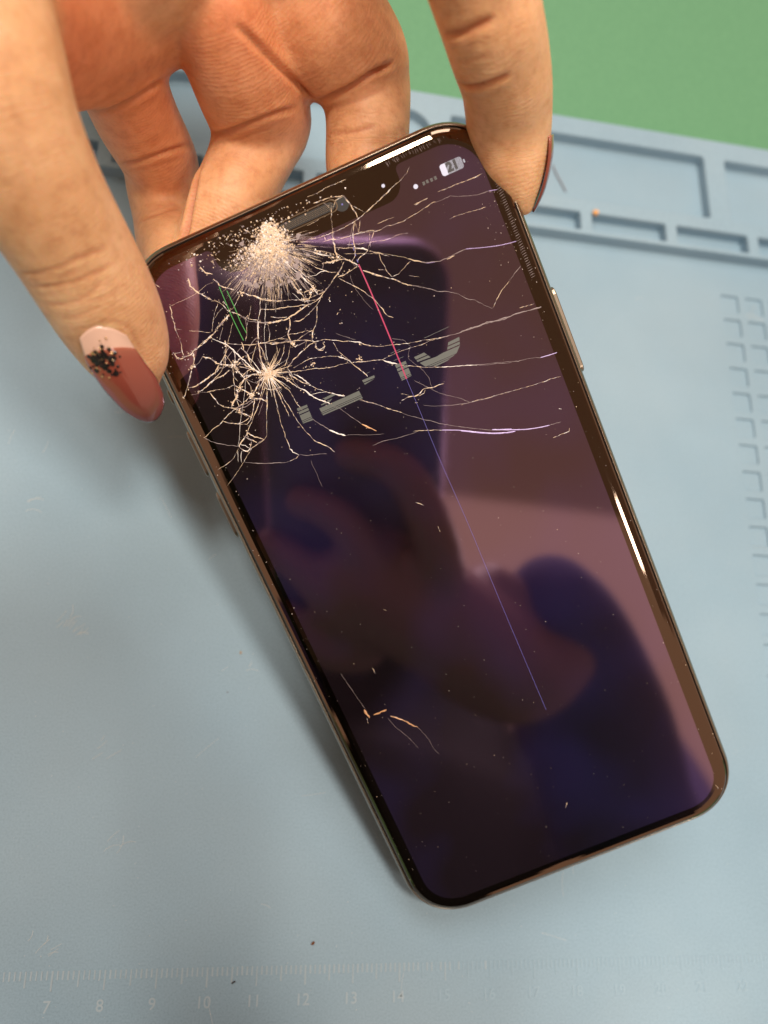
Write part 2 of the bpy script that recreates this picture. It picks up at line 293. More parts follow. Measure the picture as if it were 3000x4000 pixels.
HAND = {
 'palm': [(-81.62, 137.39, 97.83, 14.53), (-75.99, 150.78, 86.08, 16.53), (-67.8, 165.27, 81.54, 18.09), (-57.23, 172.49, 84.71, 18.65), (-33.21, 180.25, 94.79, 18.23)],
 'index': [(-66.62, 151.68, 75.3, 7.6), (-64.34, 152.72, 62.21, 7.73), (-61.81, 152.78, 54.16, 7.56), (-60.76, 153.03, 49.11, 7.5), (-60.36, 150.37, 44.07, 7.32), (-59.88, 146.53, 41.87, 6.57), (-58.31, 138.32, 45.94, 6.18), (-55.51, 129.36, 50.33, 5.6), (-53.03, 125.39, 50.08, 4.36)],
 'middle': [(-49.86, 157.97, 82.51, 8.62), (-46.28, 156.22, 74.09, 9.15), (-43.42, 157.38, 65.39, 9.69), (-41.34, 158.36, 59.69, 9.39), (-42.46, 153.72, 58.54, 8.52), (-44.02, 148.64, 57.17, 7.85), (-46.2, 142.3, 55.82, 7.7), (-47.96, 137.04, 53.21, 7.64), (-50.37, 130.68, 50.31, 6.87), (-50.83, 127.8, 51.15, 4.85)],
 'ring': [(-39.04, 168.57, 81.48, 10.78), (-31.7, 165.52, 76.52, 11.39), (-25.28, 164.53, 70.99, 10.16), (-22.42, 163.65, 66.44, 8.51), (-22.11, 157.44, 66.66, 8.11), (-21.78, 153.67, 64.98, 7.99), (-21.33, 150.58, 62.49, 8.12), (-21.29, 144.09, 61.82, 7.28), (-21.33, 140.46, 62.01, 5.53)],
 'little': [(-17.99, 152.8, 114.41, 8.78), (-13.82, 148.31, 107.35, 8.03), (-11.28, 147.6, 103.33, 7.95), (-8.88, 145.7, 99.97, 7.77), (-6.07, 145.62, 95.13, 7.71), (-3.23, 145.18, 90.18, 7.4), (-1.17, 145.17, 85.23, 7.39), (0.63, 143.27, 80.7, 7.13), (2.31, 139.67, 77.73, 6.07), (4.32, 136.02, 75.33, 3.61), (5.01, 135.07, 74.63, 2.26)],
 'thumb': [(-81.53, 133.07, 102.87, 12.75), (-76.38, 123.34, 99.65, 10.78), (-73.61, 117.96, 95.25, 9.68), (-70.45, 114.16, 88.23, 9.04), (-67.47, 111.82, 80.57, 8.8), (-64.76, 109.39, 73.9, 8.78), (-62.3, 106.93, 67.18, 8.35), (-60.12, 103.99, 62.38, 7.04), (-58.71, 102.14, 58.86, 4.85), (-57.83, 100.53, 57.44, 2.62)],
}
CREASES = [
 (1.0,0.8,[(-0.2274, 0.7663, -0.8631), (-0.1996, 0.7714, -0.8564), (-0.1724, 0.7841, -0.8474), (-0.1365, 0.8076, -0.8333)]),
 (0.7,0.7,[(-0.182, 0.7056, -0.8741), (-0.1604, 0.7103, -0.8687), (-0.136, 0.7193, -0.8613), (-0.1054, 0.729, -0.8526), (-0.09, 0.7323, -0.8487)]),
 (0.45,0.25,[(-0.1752, 0.6978, -0.8753), (-0.1534, 0.7007, -0.8704), (-0.1289, 0.7072, -0.8638), (-0.1044, 0.7153, -0.8568)]),
 (0.6,0.55,[(-0.1608, 0.6335, -0.8932), (-0.1427, 0.643, -0.8868), (-0.1214, 0.651, -0.8804), (-0.0998, 0.6554, -0.875)]),
 (0.8,0.8,[(-0.0767, 0.7432, -0.8428), (-0.0566, 0.7467, -0.838), (-0.0323, 0.7563, -0.8305), (-0.0079, 0.7659, -0.823), (0.0135, 0.7733, -0.8167), (0.0289, 0.7757, -0.8131)]),
 (0.5,0.3,[(-0.065, 0.7328, -0.844), (-0.0404, 0.7394, -0.8374), (-0.0159, 0.7474, -0.8303), (0.0054, 0.7555, -0.8239)]),
 (0.9,0.9,[(0.0532, 0.7862, -0.8053), (0.0715, 0.7933, -0.7997), (0.0956, 0.8059, -0.7913), (0.1165, 0.82, -0.783), (0.1437, 0.8327, -0.7739)]),
 (0.6,0.4,[(0.0604, 0.7748, -0.8076), (0.0819, 0.7798, -0.8021), (0.1094, 0.7894, -0.794), (0.1335, 0.8021, -0.7856)]),
 (0.6,0.5,[(0.062, 0.745, -0.8168), (0.0813, 0.7472, -0.8126), (0.1061, 0.7513, -0.8067), (0.1275, 0.7578, -0.8007)]),
 (1.0,0.9,[(-0.054, 0.8762, -0.7964), (-0.0271, 0.8523, -0.799), (0.0032, 0.8255, -0.802), (0.0333, 0.8002, -0.8045), (0.0532, 0.7862, -0.8053)]),
 (0.9,0.8,[(0.1959, 0.8672, -0.7534), (0.2193, 0.8692, -0.7485), (0.2405, 0.8787, -0.7415), (0.2617, 0.8882, -0.7346)]),
 (0.8,0.9,[(0.2255, 0.8084, -0.7667), (0.2429, 0.8063, -0.7641), (0.2644, 0.8122, -0.7583), (0.2857, 0.8217, -0.7514)]),
 (0.5,0.3,[(0.2156, 0.8356, -0.7598), (0.2374, 0.8375, -0.7552), (0.2619, 0.8456, -0.7482)]),
 (1.0,1.3,[(-0.0819, 0.7081, -0.8549), (-0.0854, 0.6928, -0.8605), (-0.0885, 0.6715, -0.8678), (-0.0916, 0.6501, -0.8752), (-0.0948, 0.6226, -0.8845), (-0.0972, 0.6012, -0.8918)]),
 (0.55,0.42,[(-0.2973, 0.5731, -0.9374), (-0.2724, 0.5751, -0.9322), (-0.2478, 0.5816, -0.9256), (-0.2267, 0.5927, -0.9182), (-0.2053, 0.6007, -0.9118), (-0.1899, 0.6041, -0.9079)]),
 (0.5,0.45,[(-0.2805, 0.5582, -0.9391), (-0.2555, 0.5602, -0.9339), (-0.2308, 0.5652, -0.9277), (-0.2095, 0.5732, -0.9213), (-0.1913, 0.5812, -0.9154), (-0.1826, 0.5905, -0.9109)]),
 (0.45,0.32,[(-0.2842, 0.5657, -0.9374), (-0.2625, 0.5692, -0.9323), (-0.2378, 0.5736, -0.9263), (-0.2165, 0.5822, -0.9197)]),
 (0.5,0.38,[(-0.2632, 0.5372, -0.9426), (-0.2413, 0.5376, -0.9384), (-0.2198, 0.5441, -0.9324), (-0.2049, 0.5535, -0.9267), (-0.1933, 0.5659, -0.9206)]),
 (0.4,0.28,[(-0.2464, 0.5223, -0.9443), (-0.2276, 0.5226, -0.9407), (-0.2062, 0.5307, -0.9342), (-0.1883, 0.5417, -0.9274)]),
 (0.4,0.22,[(-0.2242, 0.5608, -0.9279), (-0.2136, 0.5442, -0.9313), (-0.1856, 0.5478, -0.925), (-0.1711, 0.5633, -0.9174)]),
 (0.35,0.2,[(-0.2893, 0.5504, -0.9432), (-0.2673, 0.5493, -0.9395), (-0.2453, 0.5497, -0.9353)]),
 (0.35,0.2,[(-0.1865, 0.56, -0.9213), (-0.1751, 0.5739, -0.9148), (-0.1636, 0.5878, -0.9082)]),
 (0.5,0.35,[(-0.2246, 0.5044, -0.946), (-0.2202, 0.5075, -0.9441), (-0.2017, 0.5125, -0.9392), (-0.1802, 0.5181, -0.9335), (-0.1611, 0.5142, -0.9312), (-0.1508, 0.5028, -0.9329), (-0.1367, 0.4817, -0.9371), (-0.1261, 0.4667, -0.9399)]),
]
NAIL = [[[-65.554,99.923,74.339],[-65.109,100.26,74.931],[-64.648,100.555,75.41],[-64.17,100.809,75.776],[-63.674,101.023,76.031],[-63.159,101.2,76.173],[-62.625,101.337,76.205],[-62.069,101.437,76.126],[-61.49,101.498,75.937],[-60.886,101.52,75.636],[-60.255,101.5,75.225],[-59.595,101.438,74.704],[-58.903,101.332,74.071]],[[-65.388,99.393,73.504],[-64.892,99.669,74.11],[-64.387,99.917,74.601],[-63.872,100.14,74.978],[-63.346,100.339,75.242],[-62.808,100.514,75.392],[-62.256,100.666,75.43],[-61.689,100.795,75.356],[-61.106,100.9,75.17],[-60.503,100.982,74.872],[-59.88,101.038,74.461],[-59.235,101.068,73.939],[-58.563,101.069,73.305]],[[-65.213,98.859,72.662],[-64.67,99.081,73.285],[-64.125,99.29,73.791],[-63.575,99.486,74.18],[-63.021,99.672,74.454],[-62.46,99.849,74.613],[-61.892,100.015,74.658],[-61.314,100.173,74.588],[-60.726,100.321,74.404],[-60.124,100.459,74.107],[-59.507,100.586,73.695],[-58.873,100.702,73.17],[-58.219,100.803,72.532]],[[-64.988,98.328,71.837],[-64.406,98.505,72.473],[-63.826,98.68,72.991],[-63.248,98.856,73.391],[-62.671,99.033,73.674],[-62.092,99.212,73.841],[-61.511,99.393,73.891],[-60.925,99.578,73.826],[-60.334,99.764,73.645],[-59.734,99.953,73.349],[-59.123,100.144,72.939],[-58.501,100.335,72.413],[-57.863,100.526,71.773]],[[-64.763,97.796,70.992],[-64.142,97.935,71.647],[-63.53,98.083,72.181],[-62.924,98.242,72.595],[-62.323,98.414,72.889],[-61.726,98.598,73.065],[-61.131,98.796,73.122],[-60.536,99.007,73.061],[-59.939,99.232,72.882],[-59.339,99.471,72.586],[-58.732,99.722,72.173],[-58.117,99.986,71.643],[-57.492,100.262,70.996]],[[-64.406,97.299,70.223],[-63.764,97.409,70.878],[-63.134,97.537,71.413],[-62.514,97.684,71.829],[-61.902,97.851,72.126],[-61.298,98.039,72.304],[-60.699,98.248,72.366],[-60.103,98.479,72.31],[-59.509,98.731,72.137],[-58.914,99.006,71.847],[-58.317,99.302,71.442],[-57.715,99.62,70.921],[-57.106,99.958,70.283]],[[-63.949,96.829,69.506],[-63.299,96.918,70.147],[-62.663,97.031,70.672],[-62.04,97.17,71.08],[-61.427,97.334,71.373],[-60.824,97.524,71.551],[-60.228,97.741,71.615],[-59.638,97.986,71.565],[-59.051,98.258,71.401],[-58.467,98.559,71.123],[-57.884,98.886,70.733],[-57.298,99.242,70.231],[-56.708,99.624,69.616]],[[-63.491,96.36,68.768],[-62.834,96.434,69.399],[-62.193,96.537,69.915],[-61.567,96.67,70.319],[-60.953,96.834,70.609],[-60.35,97.029,70.787],[-59.757,97.256,70.854],[-59.172,97.515,70.809],[-58.593,97.807,70.653],[-58.018,98.131,70.387],[-57.446,98.489,70.01],[-56.874,98.879,69.524],[-56.301,99.303,68.928]],[[-63.034,95.902,67.991],[-62.367,95.965,68.621],[-61.718,96.061,69.138],[-61.086,96.193,69.543],[-60.468,96.36,69.836],[-59.863,96.563,70.018],[-59.269,96.803,70.088],[-58.685,97.08,70.048],[-58.11,97.395,69.898],[-57.54,97.747,69.639],[-56.975,98.138,69.27],[-56.413,98.567,68.793],[-55.851,99.035,68.207]],[[-62.575,95.444,67.193],[-61.891,95.5,67.826],[-61.228,95.594,68.347],[-60.584,95.726,68.755],[-59.959,95.899,69.052],[-59.35,96.111,69.238],[-58.755,96.365,69.313],[-58.173,96.66,69.278],[-57.603,96.996,69.133],[-57.042,97.375,68.879],[-56.488,97.797,68.516],[-55.941,98.262,68.044],[-55.398,98.77,67.465]],[[-61.998,95.047,66.477],[-61.325,95.099,67.088],[-60.673,95.191,67.591],[-60.04,95.324,67.987],[-59.424,95.499,68.276],[-58.825,95.715,68.458],[-58.24,95.974,68.533],[-57.669,96.277,68.504],[-57.108,96.623,68.369],[-56.558,97.013,68.129],[-56.016,97.448,67.785],[-55.48,97.928,67.337],[-54.949,98.453,66.786]],[[-61.394,94.63,65.818],[-60.751,94.683,66.377],[-60.127,94.775,66.839],[-59.521,94.907,67.202],[-58.931,95.079,67.469],[-58.357,95.293,67.638],[-57.797,95.548,67.711],[-57.248,95.846,67.687],[-56.711,96.186,67.568],[-56.183,96.569,67.354],[-55.664,96.996,67.044],[-55.151,97.467,66.641],[-54.644,97.982,66.143]],[[-60.786,94.217,65.134],[-60.173,94.27,65.645],[-59.578,94.363,66.066],[-58.999,94.494,66.4],[-58.436,94.665,66.645],[-57.887,94.876,66.802],[-57.351,95.128,66.872],[-56.826,95.421,66.854],[-56.313,95.755,66.75],[-55.808,96.131,66.56],[-55.312,96.55,66.284],[-54.822,97.011,65.922],[-54.339,97.516,65.474]],[[-60.176,93.807,64.427],[-59.593,93.861,64.891],[-59.026,93.953,65.275],[-58.474,94.084,65.579],[-57.937,94.253,65.804],[-57.413,94.462,65.95],[-56.902,94.71,66.017],[-56.402,94.998,66.006],[-55.912,95.327,65.916],[-55.431,95.697,65.748],[-54.958,96.107,65.503],[-54.492,96.56,65.181],[-54.033,97.055,64.782]],[[-59.511,93.436,63.768],[-58.971,93.49,64.168],[-58.445,93.58,64.499],[-57.934,93.706,64.763],[-57.435,93.869,64.959],[-56.948,94.069,65.087],[-56.473,94.307,65.149],[-56.008,94.582,65.143],[-55.553,94.895,65.072],[-55.106,95.247,64.933],[-54.668,95.637,64.729],[-54.236,96.067,64.459],[-53.811,96.536,64.123]],[[-58.733,93.165,63.212],[-58.262,93.212,63.516],[-57.802,93.292,63.769],[-57.354,93.405,63.971],[-56.916,93.55,64.122],[-56.489,93.728,64.223],[-56.071,93.939,64.274],[-55.663,94.184,64.275],[-55.263,94.462,64.227],[-54.871,94.774,64.128],[-54.487,95.121,63.98],[-54.109,95.501,63.783],[-53.738,95.917,63.537]],[[-57.954,92.907,62.614],[-57.551,92.942,62.83],[-57.159,93.007,63.012],[-56.775,93.102,63.158],[-56.401,93.226,63.269],[-56.036,93.381,63.345],[-55.68,93.566,63.386],[-55.332,93.78,63.393],[-54.991,94.026,63.365],[-54.659,94.301,63.302],[-54.333,94.608,63.205],[-54.015,94.946,63.074],[-53.703,95.315,62.909]],[[-57.069,92.898,62.122],[-56.775,92.907,62.226],[-56.489,92.941,62.314],[-56.211,93.002,62.387],[-55.941,93.088,62.445],[-55.678,93.2,62.487],[-55.422,93.338,62.514],[-55.173,93.502,62.525],[-54.932,93.692,62.522],[-54.697,93.909,62.503],[-54.47,94.152,62.469],[-54.249,94.422,62.42],[-54.034,94.718,62.356]],[[-56.179,92.959,61.53],[-55.99,92.921,61.552],[-55.808,92.907,61.572],[-55.633,92.919,61.591],[-55.466,92.956,61.608],[-55.305,93.019,61.624],[-55.152,93.106,61.639],[-55.006,93.219,61.652],[-54.866,93.357,61.663],[-54.734,93.52,61.673],[-54.609,93.709,61.682],[-54.491,93.924,61.689],[-54.38,94.163,61.694]]]
FLECKS = [(4.2, 2.3, 0.861, 'b'), (3.4, 1.2, 0.459, 'b'), (3.9, 3.5, 0.516, 'b'), (4.7, 5.4, 0.488, 'b'), (4.7, 3.5, 0.574, 'b'), (5.7, 3.9, 0.373, 'b'), (6.3, 5.9, 0.258, 'b'), (7.3, 4.7, 0.488, 'b'), (5.9, 3.2, 0.459, 'b'), (6.6, 3.5, 0.316, 'b'), (7.3, 3.8, 0.229, 'b'), (6.8, 2.1, 0.201, 'b'), (5.0, 2.0, 0.344, 'b'), (3.2, 2.3, 0.344, 'g'), (3.1, 4.4, 0.201, 'g'), (3.2, 3.3, 0.229, 'g'), (3.6, 2.5, 0.229, 'g'), (4.2, 6.6, 0.258, 'b'), (7.6, 2.9, 0.172, 'g'), (7.3, 5.7, 0.172, 'b'), (6.7, 5.0, 0.201, 'b'), (4.8, 7.4, 0.201, 'b'), (5.7, 4.3, 0.258, 'b'), (3.5, 4.5, 0.344, 'b'), (5.6, 3.1, 0.201, 'b'), (4.5, 3.2, 0.43, 'b'), (3.2, 2.9, 0.344, 'b'), (4.3, 2.4, 0.344, 'b'), (4.1, 6.9, 0.344, 'b'), (4.8, 2.4, 0.43, 'b'), (5.0, 0.5, 0.258, 'b'), (4.4, 2.9, 0.201, 'b'), (5.5, 3.6, 0.344, 'b'), (5.3, 5.7, 0.258, 'b'), (5.2, 5.2, 0.43, 'b'), (2.8, 4.8, 0.344, 'b'), (4.1, 4.7, 0.43, 'b'), (6.6, 3.7, 0.43, 'b'), (4.2, 3.5, 0.344, 'b'), (4.7, 5.5, 0.344, 'b'), (3.9, 3.5, 0.43, 'b'), (5.8, 1.3, 0.43, 'b'), (4.7, 2.7, 0.344, 'b'), (3.4, 6.0, 0.344, 'b'), (3.9, 4.7, 0.344, 'b'), (4.9, 6.1, 0.43, 'b'), (5.4, 2.8, 0.344, 'b'), (4.7, 5.9, 0.201, 'b'), (4.1, 4.6, 0.201, 'b'), (4.7, 4.7, 0.201, 'b'), (5.8, 5.1, 0.344, 'b'), (3.7, 2.5, 0.201, 'b'), (4.4, 4.1, 0.344, 'b'), (5.6, 3.1, 0.201, 'b'), (5.0, 1.2, 0.201, 'b'), (5.0, 4.6, 0.115, 'g'), (3.8, 3.5, 0.115, 'g'), (5.1, 5.8, 0.115, 'g'), (4.6, 2.6, 0.115, 'g'), (2.9, 4.2, 0.115, 'g'), (4.5, 3.0, 0.115, 'g'), (4.6, 3.6, 0.143, 'g'), (4.1, 6.1, 0.201, 'g'), (5.3, 4.0, 0.115, 'g'), (5.5, 1.7, 0.201, 'g'), (1.9, 4.9, 0.143, 'g'), (3.2, 6.2, 0.143, 'g'), (4.3, 4.3, 0.201, 'g'), (4.7, 2.8, 0.143, 'g'), (1.7, 6.4, 0.201, 'g'), (3.4, 2.5, 0.201, 'g'), (5.9, 0.3, 0.143, 'g'), (5.9, 2.1, 0.143, 'g'), (2.6, 3.0, 0.115, 'g'), (3.4, 3.4, 0.115, 'g'), (4.9, 3.5, 0.201, 'g'), (7.0, 1.7, 0.201, 'g')]
LNAIL = [(1.19, 142.81, 80.12, 6.97), (2.45, 140.09, 77.89, 6.16), (3.76, 137.17, 75.81, 4.68), (4.63, 135.2, 74.38, 3.17), (5.16, 134.08, 73.49, 1.64)]
IMG_RIGHT = (0.9824, 0.0187, 0.1861)
TO_CAM = (-0.2836, -0.6362, 0.7175)
UI = {'frag': [[(-14.97, 36.67), (-13.03, 36.58), (-13.15, 33.62), (-15.07, 33.76)], [(-11.27, 35.07), (-3.43, 35.13), (-3.32, 33.66), (-11.14, 33.66)], [(-9.9, 36.43), (-7.73, 36.54), (-7.46, 36.12), (-9.63, 36.01)], [(-10.73, 35.59), (-8.37, 35.77), (-8.98, 35.43), (-10.66, 35.41)], [(-2.18, 36.61), (0.16, 36.58), (0.08, 35.99), (-2.04, 35.69)], [(4.29, 36.75), (6.32, 36.67), (6.29, 33.84), (4.34, 33.71)], [(14.54, 36.65), (16.72, 36.76), (16.23, 35.22), (13.89, 35.52)], [(13.86, 35.45), (16.23, 35.31), (15.16, 34.27), (13.15, 33.72), (11.14, 33.62), (9.13, 34.4), (8.47, 35.39), (11.61, 35.18)], [(7.94, 36.68), (9.92, 36.71), (10.67, 35.5), (8.22, 35.64)]], 'pink': [(5.26, 55.11), (5.36, 50.99), (5.38, 44.23), (5.33, 38.94), (5.23, 33.69)], 'violet': [(5.62, 58.8), (5.37, 56.59), (5.26, 55.11)], 'faint': [(5.23, 33.69), (5.21, 27.49), (5.13, 17.63), (5.35, 4.47), (5.27, -11.22), (5.31, -25.86), (5.35, -35.85)], 'green': [[(-18.62, 61.27), (-18.7, 58.31), (-18.76, 55.19), (-18.65, 51.31)], [(-17.67, 60.15), (-17.66, 56.72), (-17.76, 54.47), (-17.61, 52.24)]], 'pill': [(24.42, 64.61), (28.32, 64.41), (28.15, 62.61), (24.21, 62.73)], 'dots': [(19.37, 62.97), (14.3, 65.27)], 'bars': [(20.85, 62.9), (21.52, 62.94), (22.28, 62.91), (23.0, 62.92)], 'spk': [(-4.53, 65.85), (3.36, 65.77)], 'cam': (6.59, 65.37), 'imp': [(-7.78, 64.08), (-17.17, 44.44)], 'btn': [(34.89, 38.16), (34.84, 21.9), (-34.85, 49.08), (-34.91, 46.08), (-34.99, 40.71), (-34.81, 31.55), (-34.76, 28.31), (-34.59, 18.81)], 'band': [(34.0, -10.4), (-34.0, -18.2)]}


# ------------------------------------------------------------------ camera, world, light
scn = bpy.context.scene
COL = scn.collection
cam_d = bpy.data.cameras.new('camera'); cam = bpy.data.objects.new('camera', cam_d); COL.objects.link(cam)
M = Matrix(CAM_ROT).to_4x4(); M.translation = Vector(CAM_LOC); cam.matrix_world = M
cam_d.sensor_fit = 'HORIZONTAL'; cam_d.sensor_width = 36.0; cam_d.lens = LENS
cam_d.clip_start = 0.004; cam_d.clip_end = 60
cam_d.dof.use_dof = True; cam_d.dof.focus_distance = 0.146; cam_d.dof.aperture_fstop = 15.0
scn.camera = cam
w = bpy.data.worlds.new('World'); scn.world = w; w.use_nodes = True
bg = w.node_tree.nodes['Background']; bg.inputs[0].default_value = (1.0, .64, .45, 1); bg.inputs[1].default_value = .52
scn.view_settings.view_transform = 'Standard'; scn.view_settings.look = 'None'
scn.view_settings.exposure = 0.26; scn.view_settings.gamma = 1.0
def area(name, loc, target, size, power, color):
    d = bpy.data.lights.new(name, 'AREA'); d.shape = 'DISK'; d.size = size; d.energy = power; d.color = color
    o = bpy.data.objects.new(name, d); COL.objects.link(o); o.location = loc
    o.rotation_euler = (Vector(target) - Vector(loc)).to_track_quat('-Z', 'Y').to_euler()
    return o
area('bench_and_fill_lamp', (.12, .02, 1.12), (0, .10, .03), .18, 5.0, (1, .90, .78))
area('bench_and_fill_lamp', (-.24, .14, 1.08), (0, .10, .03), .16, 4.0, (1, .90, .78))  # added fill light, brightens the lower-left mat and softens shadows
area('bench_and_fill_lamp', (.40, -.50, .88), (-.03, .13, .07), .16, 1.8, (1, .90, .80))
area('ceiling_lamp', (-.12, .62, 1.14), (0, .11, .05), .6, 5.0, (1, .92, .85))

# ------------------------------------------------------------------ helpers
def mat(name, color=(.5, .5, .5), rough=.5, metal=0.0, emit=None, estr=1.0, spec=.5, **kw):
    m = bpy.data.materials.new(name); m.use_nodes = True
    b = m.node_tree.nodes['Principled BSDF']
    b.inputs['Base Color'].default_value = (*color, 1); b.inputs['Roughness'].default_value = rough
    b.inputs['Metallic'].default_value = metal; b.inputs['Specular IOR Level'].default_value = spec
    if emit: b.inputs['Emission Color'].default_value = (*emit, 1); b.inputs['Emission Strength'].default_value = estr
    for k, v in kw.items(): b.inputs[k.replace('_', ' ')].default_value = v
    return m
def N(m, t, **kw):
    n = m.node_tree.nodes.new(t)
    for k, v in kw.items():
        if hasattr(n, k): setattr(n, k, v)
        else: n.inputs[k.replace('_', ' ')].default_value = v
    return n
def LK(m, a, ao, b, bi): m.node_tree.links.new(a.outputs[ao], b.inputs[bi])
def ramp(m, pts):
    r = m.node_tree.nodes.new('ShaderNodeValToRGB'); e = r.color_ramp.elements
    while len(e) < len(pts): e.new(.5)
    for i, (p, c) in enumerate(pts): e[i].position = p; e[i].color = (*c, 1) if len(c) == 3 else c
    return r
def obj(name, verts, faces, mats, parent=None, smooth=False, scale=.001, midx=None):
    me = bpy.data.meshes.new(name)
    me.from_pydata([tuple(c * scale for c in v) for v in verts], [], faces)
    for m in (mats if isinstance(mats, list) else [mats]): me.materials.append(m)
    if midx is not None: me.polygons.foreach_set('material_index', midx)
    if smooth: me.polygons.foreach_set('use_smooth', [True] * len(me.polygons))
    me.update()
    o = bpy.data.objects.new(name, me); COL.objects.link(o)
    if parent: o.parent = parent
    return o
def empty(name, loc=(0, 0, 0), mw=None):
    o = bpy.data.objects.new(name, None); COL.objects.link(o); o.empty_display_size = .01
    if mw is not None: o.matrix_world = mw
    else: o.location = loc
    return o
def tag(o, label=None, cat=None, group=None, kind=None):
    for k, v in (('label', label), ('category', cat), ('group', group), ('kind', kind)):
        if v: o[k] = v
    return o
class MB:
    def __init__(s): s.v = []; s.f = []; s.m = []
    def add(s, vs, fs, mi=0):
        b = len(s.v); s.v += [tuple(v) for v in vs]
        s.f += [tuple(b + i for i in f) for f in fs]; s.m += [mi] * len(fs)
    def obj(s, name, mats, parent=None, smooth=False, scale=.001): return obj(name, s.v, s.f, mats, parent, smooth, scale, s.m)
def rrect(hx, hy, r, n=10, cx=0, cy=0, p=2.0):
    out = []
    for sx, sy, a0 in ((1, 1, 0), (-1, 1, 90), (-1, -1, 180), (1, -1, 270)):
        for i in range(n + 1):
            a = math.radians(a0 + 90 * i / n); c, s = math.cos(a), math.sin(a)
            q = (abs(c) ** p + abs(s) ** p) ** (-1 / p)
            out.append((cx + sx * (hx - r) + r * c * q, cy + sy * (hy - r) + r * s * q))
    return out
def inside(p, poly):
    x, y = p; c = False; j = len(poly) - 1
    for i in range(len(poly)):
        xi, yi = poly[i]; xj, yj = poly[j]
        if (yi > y) != (yj > y) and x < (xj - xi) * (y - yi) / (yj - yi) + xi: c = not c
        j = i
    return c
def fill(outer, holes=()):
    vs = [Vector(p) for p in outer]; ed = [(i, (i + 1) % len(outer)) for i in range(len(outer))]
    for h in holes:
        b = len(vs); vs += [Vector(p) for p in h]; ed += [(b + i, b + (i + 1) % len(h)) for i in range(len(h))]
    V, E, F, *_ = delaunay_2d_cdt(vs, ed, [], 1, 1e-7)
    fs = []
    for f in F:
        c = sum((V[i] for i in f), Vector((0, 0))) / len(f)
        if not inside(c, outer) or any(inside(c, h) for h in holes): continue
        a = sum(V[f[i]].cross(V[f[(i + 1) % len(f)]]) for i in range(len(f)))
        fs.append(tuple(f) if a > 0 else tuple(reversed(f)))
    return [tuple(v) for v in V], fs
def sweep(mb, rings, mi=0, closed=True):
    n = len(rings[0]); vs = [p for r in rings for p in r]; fs = []
    for k in range(len(rings) - 1):
        for i in range(n if closed else n - 1):
            j = (i + 1) % n; fs.append((k * n + i, k * n + j, (k + 1) * n + j, (k + 1) * n + i))
    mb.add(vs, fs, mi)
def flat(mb, poly, z, mi=0, holes=()):
    V, F = fill(poly, holes); mb.add([(x, y, z) for x, y in V], F, mi)
def slab(mb, poly, z0, z1, mi=0):
    flat(mb, poly, z1, mi); sweep(mb, [[(x, y, z0) for x, y in poly], [(x, y, z1) for x, y in poly]], mi)
rng = random.Random(7)
def cr_spline(P, step):
    P = np.array(P, float); out = []
    for i in range(len(P) - 1):
        p0, p1, p2, p3 = P[max(i - 1, 0)], P[i], P[i + 1], P[min(i + 2, len(P) - 1)]
        n = max(2, int(np.linalg.norm((p2 - p1)[:3]) / step))
        for k in range(n):
            t = k / n
            out.append(.5 * (2 * p1 + (p2 - p0) * t + (2 * p0 - 5 * p1 + 4 * p2 - p3) * t * t + (3 * p1 - p0 - 3 * p2 + p3) * t ** 3))
    out.append(P[-1]); return np.array(out)

# ------------------------------------------------------------------ materials
def grain_bump(m, scale, strength, dist=.0002, detail=4):
    b = m.node_tree.nodes['Principled BSDF']; tc = N(m, 'ShaderNodeTexCoord')
    n = N(m, 'ShaderNodeTexNoise', Scale=scale, Detail=detail); bu = N(m, 'ShaderNodeBump', Strength=strength, Distance=dist)
    LK(m, tc, 'Object', n, 'Vector'); LK(m, n, 'Fac', bu, 'Height'); LK(m, bu, 'Normal', b, 'Normal'); return tc, n, bu
def silicone():
    m = mat('silicone', (.36, .45, .49), .5, spec=.35); b = m.node_tree.nodes['Principled BSDF']
    tc, n, bu = grain_bump(m, 3600, .16, .0001)
    big = N(m, 'ShaderNodeTexNoise', Scale=22, Detail=5); LK(m, tc, 'Object', big, 'Vector')
    r1 = ramp(m, [(.3, (.24, .365, .46)), (.7, (.285, .42, .52))]); LK(m, big, 'Fac', r1, 'Fac')
    fine = N(m, 'ShaderNodeTexNoise', Scale=2600, Detail=3); LK(m, tc, 'Object', fine, 'Vector')
    r2 = ramp(m, [(.28, (.86, .86, .86)), (.5, (1, 1, 1)), (.76, (1.12, 1.11, 1.09))]); LK(m, fine, 'Fac', r2, 'Fac')
    mx = N(m, 'ShaderNodeMix', data_type='RGBA', blend_type='MULTIPLY'); mx.inputs[0].default_value = 1
    LK(m, r1, 'Color', mx, 6); LK(m, r2, 'Color', mx, 7)
    # greyish worn film towards one side of the mat: fades over its own blotches
    wear = N(m, 'ShaderNodeTexNoise', Scale=7, Detail=6, Roughness=.6); LK(m, tc, 'Object', wear, 'Vector')
    rw = ramp(m, [(.42, (0, 0, 0)), (.66, (1, 1, 1))]); LK(m, wear, 'Fac', rw, 'Fac')
    mw = N(m, 'ShaderNodeMix', data_type='RGBA'); mw.inputs[7].default_value = (.32, .39, .43, 1)
    sc = N(m, 'ShaderNodeMath', operation='MULTIPLY'); sc.inputs[1].default_value = .35
    LK(m, rw, 'Color', sc, 0); LK(m, sc, 0, mw, 0); LK(m, mx, 2, mw, 6)
    LK(m, mw, 2, b, 'Base Color')
    rr = ramp(m, [(.35, (.44, .44, .44)), (.7, (.6, .6, .6))]); LK(m, wear, 'Fac', rr, 'Fac'); LK(m, rr, 'Color', b, 'Roughness')
    return m
MAT = {}
MAT['silicone'] = silicone()
MAT['mark'] = mat('moulded_mark', (.37, .47, .53), .55)
